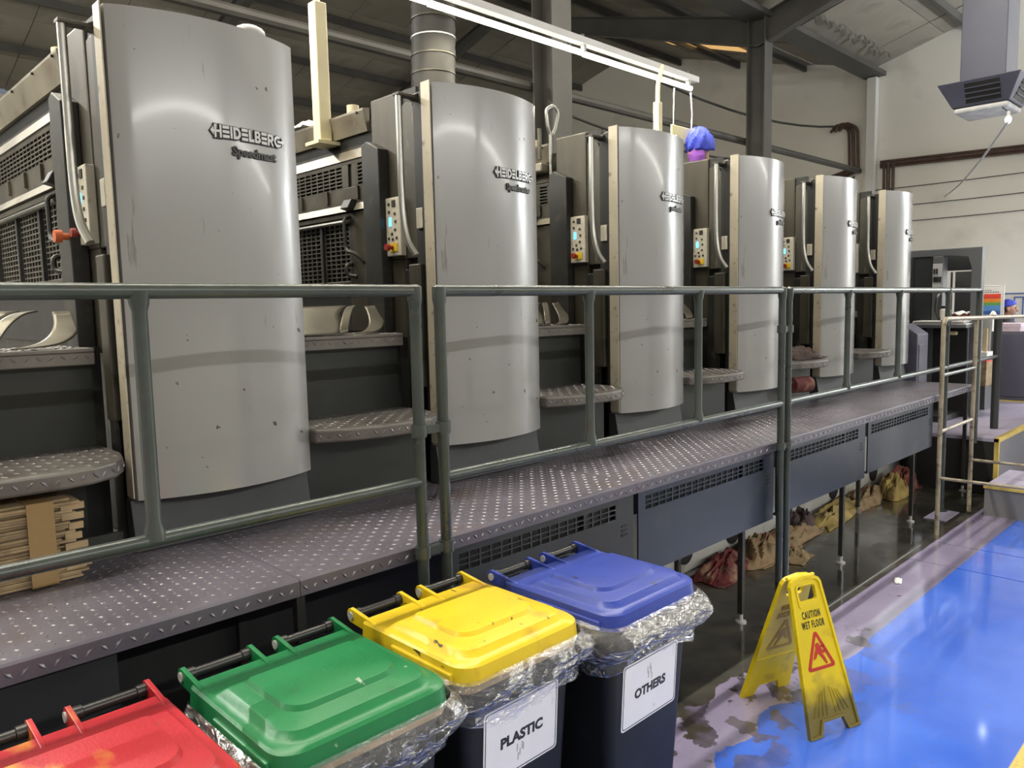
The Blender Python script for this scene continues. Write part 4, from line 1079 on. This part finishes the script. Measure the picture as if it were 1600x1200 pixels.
for side in (-1, 1):
    top = [(.080*math.cos(R(a))*1.0, LS-.02+.03*math.sin(R(a))) for a in ()]
    outer = [(-.140, 0), (-.075, 0), (-.055, .052), (.055, .052), (.075, 0), (.140, 0), (hw(.595), .595), (.077, .612), (.06, .621), (0, LS), (-.06, .621), (-.077, .612), (-hw(.595), .595)]
    hole = rrect(-.047, .047, .530, .588, .014, 4)
    v, f = flat_geo([outer, hole], .006)
    pn = MB().add([on_panel(side, p[0], p[1], p[2]-.006) for p in v], f).build('front_leaf' if side < 0 else 'rear_leaf', 'signfront' if side < 0 else 'signyellow', sg)
    # raised rim
    inn = [(-.128, .012), (-.084, .012), (-.062, .064), (.062, .064), (.084, .012), (.128, .012), (hw(.59)-.012, .59), (.064, .603), (.05, .610), (0, LS-.011), (-.05, .610), (-.064, .603), (-hw(.59)+.012, .59)]
    v, f = flat_geo([outer, inn], .004)
    MB().add([on_panel(side, p[0], p[1], p[2]+.003) for p in v], f).build('raised_rim', 'signfront' if side < 0 else 'signyellow', pn)
    v, f = flat_geo([rrect(-.058, .058, .500, .596, .016, 4), rrect(-.049, .049, .528, .590, .014, 4)], .002)
    MB().add([on_panel(side, p[0], p[1], p[2]+.002) for p in v], f).build('grip_frame', 'signyellow', pn)
    d0 = .0012 if side < 0 else -.0132
    # warning triangle with a slipping figure
    tri = []
    for (cx, cw, a0) in ((0, .388, 30), (-.062, .262, 150), (.062, .262, 270)):
        for i in range(7): tri.append((cx+.012*math.cos(R(a0+120*i/6)), cw+.012*math.sin(R(a0+120*i/6))))
    tri2 = []
    for (cx, cw, a0) in ((0, .374, 30), (-.050, .268, 150), (.050, .268, 270)):
        for i in range(7): tri2.append((cx+.005*math.cos(R(a0+120*i/6)), cw+.005*math.sin(R(a0+120*i/6))))
    fig = [(-.012, .352), (.004, .356), (.010, .344), (.034, .342), (.036, .334), (.014, .334), (.024, .322), (.044, .326), (.046, .318), (.026, .310), (.014, .314), (.026, .296), (.036, .270), (.028, .266), (.010, .294), (-.006, .316), (-.022, .296), (-.036, .292), (-.028, .312), (-.014, .334)]
    for nm_, pol in (('warning_triangle', [tri, tri2]), ('slipping_figure', [fig])):
        v, f = flat_geo(pol, .0006)
        MB().add([on_panel(side, p[0]*(1 if side < 0 else -1), p[1], p[2]+d0) for p in v], f).build(nm_, 'signred' if side < 0 else 'signrelief', pn)
    for wd, w in (('CAUTION', .470), ('WET FLOOR', .430)):
        v, f = text_geo(wd, .041, .0005, .0009, 'CENTER', .74, spacing=1.32)
        wid = max(p[0] for p in v)-min(p[0] for p in v); k = (.100 if wd == 'CAUTION' else .126)/wid
        MB().add([on_panel(side, p[0]*k*(1 if side < 0 else -1), w+p[1], p[2]+d0) for p in v], f).build('lettering', 'ink' if side < 0 else 'signrelief', pn)
    if side < 0:
        for i in range(-4, 5):
            if i == 0: continue
            g = MB(); u0, u1 = i*.013, i*.024
            for s_, (wa, wb) in ((0, (.185-.006*abs(i), .075)),):
                g.add([on_panel(side, u0-.002, wa, .0), on_panel(side, u0+.002, wa, .0), on_panel(side, u1+.002, wb, .0), on_panel(side, u1-.002, wb, .0),
                       on_panel(side, u0, wa, .004), on_panel(side, u1, wb, .004)], [(0, 1, 4), (1, 2, 5, 4), (2, 3, 5), (3, 0, 4, 5)])
            g.build('foot_groove', 'signfront', pn)
    else:
        a = [on_panel(1, u, w, d) for (u, w, d) in ((-.115, .200, -.012), (.115, .200, -.012), (.115, .206, -.016), (-.115, .206, -.016), (-.115, .212, -.012), (.115, .212, -.012))]
        MB().add(a, [(0, 1, 2, 3), (3, 2, 5, 4), (0, 3, 4), (1, 5, 2)]).build('cross_rib', 'signyellow', pn)
hg = MB().cyl(SM @ Vector((-.075, 0, .592)), SM @ Vector((.075, 0, .592)), .008, 12).build('hinge_pin', 'signyellow', sg, True)

# ------------------------------------------------------------------ delivery end of the press
t = thing('delivery_unit', 'dark charcoal delivery frame at the end of the press with an open portal', 'press unit', (9.6, 3.6, 0))
MB().box(9.0, 9.25, 2.77, 5.3, 0.0, 2.20).box(9.25, 10.6, 3.35, 5.3, 0, 2.2).build('body', 'machine', t, bevel=.01)
def portal(x0_, x1_):
    outer = [(2.30, .5), (2.37, .5), (2.395, .62), (2.395, 2.06), (2.43, 2.165), (2.60, 2.185), (5.2, 2.185), (5.2, 2.262), (2.30, 2.262)]
    return MB().prism(outer, 'x', x0_, x1_)
portal(8.985, 9.10).build('portal_frame', 'machine2', t, bevel=.006)
MB().box(8.975, 9.0, 2.945, 5.2, .97, 2.19).build('side_panel', 'machine', t)
MB().box(9.3, 9.33, 2.41, 2.768, 2.04, 2.26).build('hood', 'machine', t)
MB().box(10.45, 10.6, 2.725, 2.955, .5, 2.06).build('rear_panel', 'machine', t)
MB().box(10.47, 10.5, 2.995, 3.012, 1.3, 2.06).build('rear_bar', 'machine', t)
cc = MB().box(8.97, 9.12, 2.655, 2.757, 1.45, 2.185).build('control_column', 'machine2', t, bevel=.005)
fpz = MB().box(8.962, 8.97, 2.66, 2.752, 1.86, 2.11).build('switch_plate', 'housing', cc)
for y, z in ((2.735, 2.03), (2.71, 2.03), (2.735, 1.945), (2.715, 1.945), (2.695, 1.945), (2.672, 1.945)):
    MB().box(8.945, 8.963, y-.008, y+.008, z-.028, z+.028).build('rocker_switch', 'black', cc, bevel=.003)
MB().tube([(8.97, 2.67, 1.80), (8.92, 2.69, 1.76), (8.91, 2.70, 1.62), (8.97, 2.67, 1.52)], .012, 8, fillet=.04).build('curved_grip', 'rod', t, True)
MB().box(8.75, 9.2, 2.36, 2.90, 1.44, 1.475).build('delivery_table', 'machine2', t, bevel=.004)
MB().box(9.0, 9.4, 2.42, 2.768, .50, 1.44).build('lower_recess', 'black', t)
MB().box(8.99, 9.05, 2.74, 2.80, .5, 1.44).build('leg_frame', 'machine2', t)
MB().box(8.95, 9.0, 2.50, 2.62, 1.36, 1.40).build('tray_lip', 'plaque', t, bevel=.01)
MB().box(8.45, 9.0, 2.46, 2.95, .50, .56).build('foot_board', 'machine', t)
t = thing('sheet_pile', 'white printed sheets lying on the delivery table', 'paper', (9.0, 2.6, 1.475))
for i, (dx, dy, rzx) in enumerate(((0, 0, 0), (.02, .03, 0), (-.015, .01, 0))):
    MB().box(8.76+dx, 9.16+dx, 2.365+dy, 2.85+dy, 1.476+i*.013, 1.487+i*.013).build('sheet', 'paper', t)
t = thing('glass_jar', 'small clear jar standing on the white sheets in the delivery', 'jar', (9.0, 2.62, 1.515))
MB().tube([(9.0, 2.63, 1.516), (9.0, 2.63, 1.52), (9.0, 2.63, 1.62), (9.0, 2.63, 1.64)], [.05, .055, .055, .04], 16).build('glass', 'cream', t, True)
MB().cyl((9.0, 2.63, 1.64), (9.0, 2.63, 1.665), .045, 16).build('lid', 'rod', t, True)
t = thing('cloth', 'dark red cloth with white edge lying on the delivery sheets', 'cloth', (9.05, 2.47, 1.515))
MB().grid(lambda u, v: (8.95+.3*u, 2.41+.14*v, 1.555+.012*math.sin(v*9)+.015*u), 8, 12).build('fabric', 'ragred', t, True, solid=.03)
MB().grid(lambda u, v: (8.943+.3*u, 2.41+.14*v, 1.58+.012*math.sin(v*9)+.015*u), 8, 12).build('white_edge', 'paper', t, True, solid=.008)
t = thing('side_cabinet', 'small purple grey slanted box right of the last silver cover', 'cabinet', (8.25, 2.8, 0))
MB().prism([(2.60, 0), (2.95, 0), (2.95, 1.50), (2.74, 1.50), (2.60, 1.40)], 'x', 8.09, 8.40).build('casing', 'purple', t, bevel=.008)
MB().box(8.13, 8.36, 2.594, 2.60, .25, 1.3).build('door', 'purple', t, bevel=.004)

# platform and step
t = thing('platform', 'lavender topped platform with yellow painted edges by the delivery', 'platform', (9.2, 2.2, 0))
MB().box(7.75, 11.3, 1.80, 2.55, .47, .50).build('top_plate', 'platform', t)
MB().box(7.76, 11.3, 1.805, 2.54, 0, .468).build('side_wall', 'greyside', t)
MB().box(7.752, 7.757, 1.84, 2.55, 0, .468).build('dark_opening', 'black', t)
MB().box(7.75, 11.3, 1.795, 1.835, .468, .503).build('yellow_edge', 'nosing', t)
MB().box(7.745, 7.775, 1.796, 1.83, .0, .468).build('yellow_corner', 'nosing', t)
t = thing('step_box', 'low grey step with yellow nosing and loose plastic on it', 'step', (7.35, 1.0, 0))
MB().box(6.96, 7.74, .30, 1.70, 0, .222).build('box', 'greyside', t)
MB().box(6.95, 7.74, .30, 1.705, .222, .242).build('top_plate', 'platform', t)
MB().box(6.945, 6.985, .30, 1.706, .224, .246).build('yellow_nosing', 'nosing', t)
tag(MB().grid(lambda u, v: (7.0+.6*u, 1.15+.35*v-.3*u*.6, .25+.03*abs(noise.noise(Vector((u*4, v*6, 2))))), 14, 10).build('plastic_sheet', 'cfilm', None, True), 'loose crinkled clear plastic sheet lying on the low step', 'plastic')
t = thing('floor_mat', 'small pale paper sheet on the dark floor left of the low step', 'paper', (6.75, 1.95, 0))
MB().box(6.55, 6.90, 1.86, 2.02, .001, .006).build('sheet', 'platform', t)
t = thing('pale_cabinet', 'pale blue grey cabinet edge at the right border beside the console', 'cabinet', (9.2, 1.6, 0))
MB().box(9.0, 9.5, 1.20, 1.785, 0, 1.58).build('casing', 'ductlight', t, bevel=.01); MB().box(8.99, 9.0, 1.25, 1.74, .15, 1.5).build('door', 'ductlight', t, bevel=.004)
t = thing('console_cabinet', 'purple grey console cabinet with a stack of pinkish paper on top', 'cabinet', (10.9, 2.3, .5))
MB().box(10.66, 11.2, 2.05, 2.60, .503, 1.335).build('casing', 'purple', t, bevel=.008)
MB().box(10.65, 10.66, 2.07, 2.52, .56, 1.31).build('door', 'purple', t, bevel=.004)
MB().box(10.645, 10.66, 2.55, 2.59, .55, 1.31).build('hinge_strip', 'machine2', t)
MB().box(10.64, 11.2, 2.05, 2.61, .5, .512).build('yellow_foot_line', 'nosing', t)
t = thing('paper_stack', 'stack of pinkish papers lying on top of the console cabinet', 'paper', (10.9, 2.45, 1.335))
for i in range(6):
    o = random.uniform(-.008, .008)
    MB().box(10.66+o, 11.1, 2.30+o, 2.57+o, 1.337+i*.0155, 1.3505+i*.0155).build('paper_ream', 'pink', t)
t = thing('notice_chart', 'white chart board with red orange green and blue bands', 'chart', (11.45, 2.80, 0))
CB = lambda x0, x1, y0, y1, z0, z1: MB().box(x0+.5, x1+.5, y0*1.0457, y1*1.0457, 1.755+(z0-1.755)*1.0457 if z0 > .1 else z0, 1.755+(z1-1.755)*1.0457 if z1 > .1 else z1)
bd = CB(10.93, 10.95, 2.545, 2.825, 1.50, 1.885).build('board', 'paper', t, bevel=.003)
CB(10.926, 10.93, 2.548, 2.822, 1.503, 1.882).build('frame_line', 'housing', bd)
CB(10.924, 10.927, 2.556, 2.814, 1.515, 1.872).build('sheet', 'paper', bd)
for m, za, zb in (('signred2', 1.725, 1.785), ('chartorange', 1.68, 1.725), ('chartgreen', 1.645, 1.68), ('chartblue', 1.575, 1.645), ('chartnavy', 1.53, 1.575)):
    CB(10.9215, 10.9245, 2.578, 2.79, za, zb).build('colour_band', m, bd)
hd = MB()
for i in range(7): hd.box(11.422, 11.425, (2.60+i*.026)*1.0457, (2.60+i*.026+.018)*1.0457, 1.802, 1.815)
for i in range(5): hd.box(11.422, 11.425, (2.68+i*.02)*1.0457, (2.68+i*.02+.014)*1.0457, 1.828, 1.838)
hd.box(11.422, 11.425, 2.912, 2.931, 1.802, 1.838)
hd.build('heading_marks', 'greyside', bd)
for y in (2.58, 2.79): CB(10.95, 10.975, y-.012, y+.012, 0, 1.8).build('leg', 'housing', t)
CB(10.80, 11.10, 2.57, 2.80, 0, .02).build('foot', 'housing', t)
t = thing('cream_cabinet', 'cream cabinet standing behind the chart board', 'cabinet', (11.7, 2.78, 0))
MB().box(11.6, 12.0, 2.82, 3.05, 0, 1.90).build('casing', 'cream', t, bevel=.008); MB().box(11.59, 11.6, 2.84, 3.03, .1, 1.87).build('door', 'cream', t, bevel=.003)
MB().box(11.582, 11.59, 2.85, 2.86, 1.6, 1.75).build('handle', 'greyside', t)
t = thing('window_board', 'white board with blue line frames behind the capped man', 'board', (13.4, 2.5, 0))
MB().box(13.4, 13.43, 1.6, 3.14, 1.05, 1.80).build('board', 'paper', t)
for (y0, y1, z0, z1) in ((1.6, 3.14, 1.03, 1.80), (1.7, 2.99, 1.2, 1.745), (1.75, 2.88, 1.45, 1.72)):
    f = MB(); w = .014
    f.box(13.38, 13.405, y0, y1, z1-w, z1).box(13.38, 13.405, y0, y1, z0, z0+w).box(13.38, 13.405, y0, y0+w, z0, z1).box(13.38, 13.405, y1-w, y1, z0, z1)
    f.build('line_frame', 'chartnavy', t)
for y in (1.7, 3.05): MB().box(13.43, 13.46, y-.02, y+.02, 0, 1.78).build('leg', 'housing', t)
t = thing('carton_stack', 'brown carton and white boxes stacked on a small trolley by the delivery', 'boxes', (9.85, 2.47, .5))
MB().box(9.68, 10.0, 2.40, 2.54, .503, .76).build('trolley', 'machine2', t)
MB().box(9.70, 9.96, 2.40, 2.54, .762, 1.03).build('carton', 'card', t, bevel=.003)
MB().box(9.70, 9.96, 2.40, 2.54, 1.032, 1.075).build('red_striped_box', 'signred2', t)
MB().box(9.70, 9.96, 2.40, 2.54, 1.077, 1.14).build('white_box', 'paper', t)
MB().box(9.80, 9.83, 2.43, 2.465, 1.142, 1.40).build('timber', 'wood', t)

# ------------------------------------------------------------------ people
def person(loc, rz, height, label, cap, mask=False, shirt='shirtdark', bow=0., turn=0.):
    """continuous figure facing local +x; height in metres"""
    h = height/1.70
    t = thing('person', label, 'person', loc, None, rz)
    G = ROOT[t.name]
    hc = Vector((.02+bow, 0, 1.585)); piv = Vector((bow*.9, 0, 1.46))
    Mh = Matrix.Translation(piv) @ Matrix.Rotation(turn, 4, 'Z') @ Matrix.Rotation(bow*2.2, 4, 'Y') @ Matrix.Translation(-Vector((0, 0, 1.46)))
    S_ = lambda p: G @ (Vector(p)*h)
    Hd = lambda p: G @ ((Mh @ Vector(p))*h)
    body = MB()
    def chain(pts, rad, n=14):
        P_ = [Vector(p) for p in pts]
        e0 = (P_[0]-P_[1]).normalized(); e1 = (P_[-1]-P_[-2]).normalized()
        P_ = [P_[0]+e0*rad[0]*.6] + P_ + [P_[-1]+e1*rad[-1]*.6]; rr_ = [rad[0]*.45]+list(rad)+[rad[-1]*.45]
        body.tube([S_(p) for p in P_], [r*h for r in rr_], n)
    # trunk
    body.loft([[S_((bow*((z-.9)/.6 if z > .9 else 0)+a*math.cos(q), b*math.sin(q), z)) for q in [2*math.pi*i/18 for i in range(18)]]
               for (z, a, b) in ((.80, .09, .13), (.86, .115, .165), (.98, .105, .155), (1.10, .10, .145), (1.25, .12, .170), (1.36, .115, .185), (1.41, .09, .15), (1.445, .06, .08))])
    chain([(bow*.9, 0, 1.40), (bow*.95, 0, 1.46), (bow+.012, 0, 1.53)], (.062, .056, .058))
    for s in (-1, 1):
        chain([(0, s*.09, .86), (.01, s*.095, .48), (-.01, s*.095, .09)], (.088, .058, .042))
        chain([(-.02, s*.095, .05), (.08, s*.10, .035), (.17, s*.105, .03)], (.042, .042, .032))
        sh = Vector((bow*.8, s*.185, 1.37)); el = Vector((bow*.7+.02, s*.235, 1.08)); wr = Vector((bow*.6+.22, s*.19, .97))
        chain([sh, el], (.056, .044)); chain([el, wr], (.044, .030))
        d = (wr-el).normalized(); side = Vector((0, -s, 0)); palm = wr+d*.055
        chain([wr+d*.015, palm, wr+d*.085], (.030, .036, .034))
        for q, ln in ((-.027, .066), (-.009, .076), (.009, .072), (.027, .056)):
            b0 = wr+d*.085+Vector((0, q, 0)); chain([b0, b0+d*ln*.5+Vector((0, 0, -.006)), b0+d*ln*.85+Vector((0, 0, -.03))], (.0095, .009, .0075), 8)
        th = wr+d*.03+side*.03; chain([th, th+d*.03+side*.02, th+d*.055+side*.022], (.011, .010, .008), 8)
    # head with face, built in head space (facing +x)
    def shape(p):
        x, y, z = p
        if z < 0: y *= 1-.30*min(1, -z/.12); x *= 1-.08*min(1, -z/.12)
        if x > 0 and z < .05: x *= .96
        return Vector((x, y, z))
    body.ell((0, 0, 0), (.098, .076, .118), 24, 16, shape)
    head_start = len(body.v)-24*17
    body.v[head_start:] = [tuple(Hd((p[0]+.02, p[1], p[2]+1.585))) for p in body.v[head_start:]]
    def hchain(pts, rad, n=10):
        body.tube([Hd((p[0]+.02, p[1], p[2]+1.585)) for p in pts], [r*h for r in rad], n)
    hchain([(.088, 0, .018), (.104, 0, -.005), (.116, 0, -.026), (.100, 0, -.034)], (.006, .012, .016, .008))      # nose
    hchain([(.070, 0, -.086), (.088, 0, -.098), (.080, 0, -.110)], (.012, .018, .010))                               # chin
    hchain([(.090, -.022, -.062), (.099, 0, -.060), (.090, .022, -.062)], (.004, .008, .004))                        # lips
    hchain([(.082, -.045, .026), (.096, -.012, .030), (.096, .012, .030), (.082, .045, .026)], (.006, .008, .008, .006))  # brow
    for s in (-1, 1):
        hchain([(-.005, s*.074, .020), (-.012, s*.086, .022), (-.010, s*.088, -.004), (-.002, s*.078, -.030)], (.006, .012, .012, .006))  # ears
    o = body.build('body', 'skin', t, True)
    md = o.modifiers.new('join', 'REMESH'); md.mode = 'VOXEL'; md.voxel_size = .007; md.use_smooth_shade = True
    sm = o.modifiers.new('soft', 'SMOOTH'); sm.factor = .5; sm.iterations = 3
    for s in (-1, 1):
        MB().ell((0, 0, 0), (.008, .013, .008), 10, 8).map(lambda p: Hd((p.x+.020+.086, p.y+s*.031, p.z+1.585+.008))).build('eye', 'eye', t, True)
        MB().tube([Hd((.02+.094, s*.015, 1.585+.030)), Hd((.02+.098, s*.032, 1.585+.034)), Hd((.02+.082, s*.05, 1.585+.026))], [.003*h, .004*h, .002*h], 8).build('eyebrow', 'hair', t, True)
    # clothes
    shirt_ = MB()
    shirt_.loft([[S_((bow*((z-.9)/.6 if z > .9 else 0)+a*math.cos(q), b*math.sin(q), z)) for q in [2*math.pi*i/24 for i in range(24)]]
               for (z, a, b) in ((.80, .135, .19), (.98, .125, .178), (1.10, .118, .168), (1.25, .136, .192), (1.36, .130, .205), (1.405, .11, .18), (1.44, .078, .105), (1.46, .066, .072))], True, False, False)
    for s in (-1, 1):
        sh = Vector((bow*.8, s*.175, 1.375)); el = Vector((bow*.7+.02, s*.238, 1.075)); cu = el.lerp(Vector((bow*.6+.22, s*.19, .97)), .75)
        shirt_.tube([S_(p) for p in (sh, sh.lerp(el, .5), el, cu)], [r*h for r in (.075, .066, .058, .046)], 16, False)
    shirt_.build('shirt', shirt, t, True, solid=.004)
    tr = MB()
    for s in (-1, 1):
        tr.tube([S_(p) for p in ((0, s*.085, .90), (0, s*.088, .80), (.01, s*.095, .48), (-.01, s*.095, .07))], [r*h for r in (.105, .108, .078, .066)], 16, False)
        tr2 = MB().tube([S_(p) for p in ((-.055, s*.095, .03), (-.05, s*.095, .045), (.05, s*.10, .045), (.15, s*.105, .04), (.20, s*.108, .03))], [r*h for r in (.03, .048, .050, .045, .02)], 14)
        tr2.build('shoe', 'rod', t, True)
    tr.build('trousers', 'shirtblue', t, True, solid=.004)
    # cap
    cp = MB(); nu, nv_ = 40, 14; rings = []
    for i in range(nv_+1):
        th_ = R(4)+(R(104) if cap == 'net' else R(76))*i/nv_; ring = []
        for j in range(nu):
            ph = 2*math.pi*j/nu
            lift = (.012*math.sin(ph*9+i)*(.3+i/nv_) + .010*math.sin(ph*5+1)) if cap == 'net' else .002*math.sin(ph*7)
            k = 1.0+(.28 if cap == 'net' else .03)
            x, y, z = .100*k*math.sin(th_)*math.cos(ph), .079*k*math.sin(th_)*math.sin(ph), .122*k*math.cos(th_)
            r_ = 1+lift/.1*.5
            front = max(0, math.cos(ph))
            ring.append(Hd((.02+x*r_-.006, y*r_, 1.585+.012+z*r_+front*(.034 if i > nv_*.55 else 0)*(i/nv_))))
        rings.append(ring)
    cp.loft(rings, True, True, False)
    cp.build('hair_net' if cap == 'net' else 'cap', 'hairnet', t, True, solid=.003)
    if mask:
        def mf(u, v):
            a = R(-74+148*u); z = -.002-.105*v
            r_ = 1.06+.10*math.exp(-((a)/.5)**2)*math.exp(-((v-.35)/.35)**2)
            x, y = .103*math.cos(a)*r_, .082*math.sin(a)*r_
            if v > .6: x *= 1-.10*(v-.6); y *= 1-.5*(v-.6)
            return Hd((.02+x, y, 1.585+z+.012*math.cos(a)))
        mk = MB().grid(mf, 24, 12).build('face_mask', 'mask', t, True, solid=.003)
        for s in (-1, 1):
            MB().tube([Hd((.02+.03, s*.080, 1.57)), Hd((.01, s*.090, 1.60)), Hd((.0, s*.090, 1.575)), Hd((.025, s*.082, 1.525))], .002, 6).build('ear_loop', 'mask', mk, True)
    else:
        MB().grid(lambda u, v: Hd((.02+(-.101+.06*v)*math.cos((u-.5)*2.4), .082*math.sin((u-.5)*2.4), 1.585+.03-.075*v)), 12, 5).build('short_hair', 'hair', t, True, solid=.004)
    return t
person((5.80, 3.50, 1.470), R(165), 1.665, 'worker in blue hair net and purple mask behind the third cover', 'net', True, 'shirtblue', .10)
person((12.25, 2.82, 0), R(-72), 1.69, 'man in a blue cap and dark shirt by the white board at the right edge', 'cap', False, 'shirtdark')
bpy.context.view_layer.update()
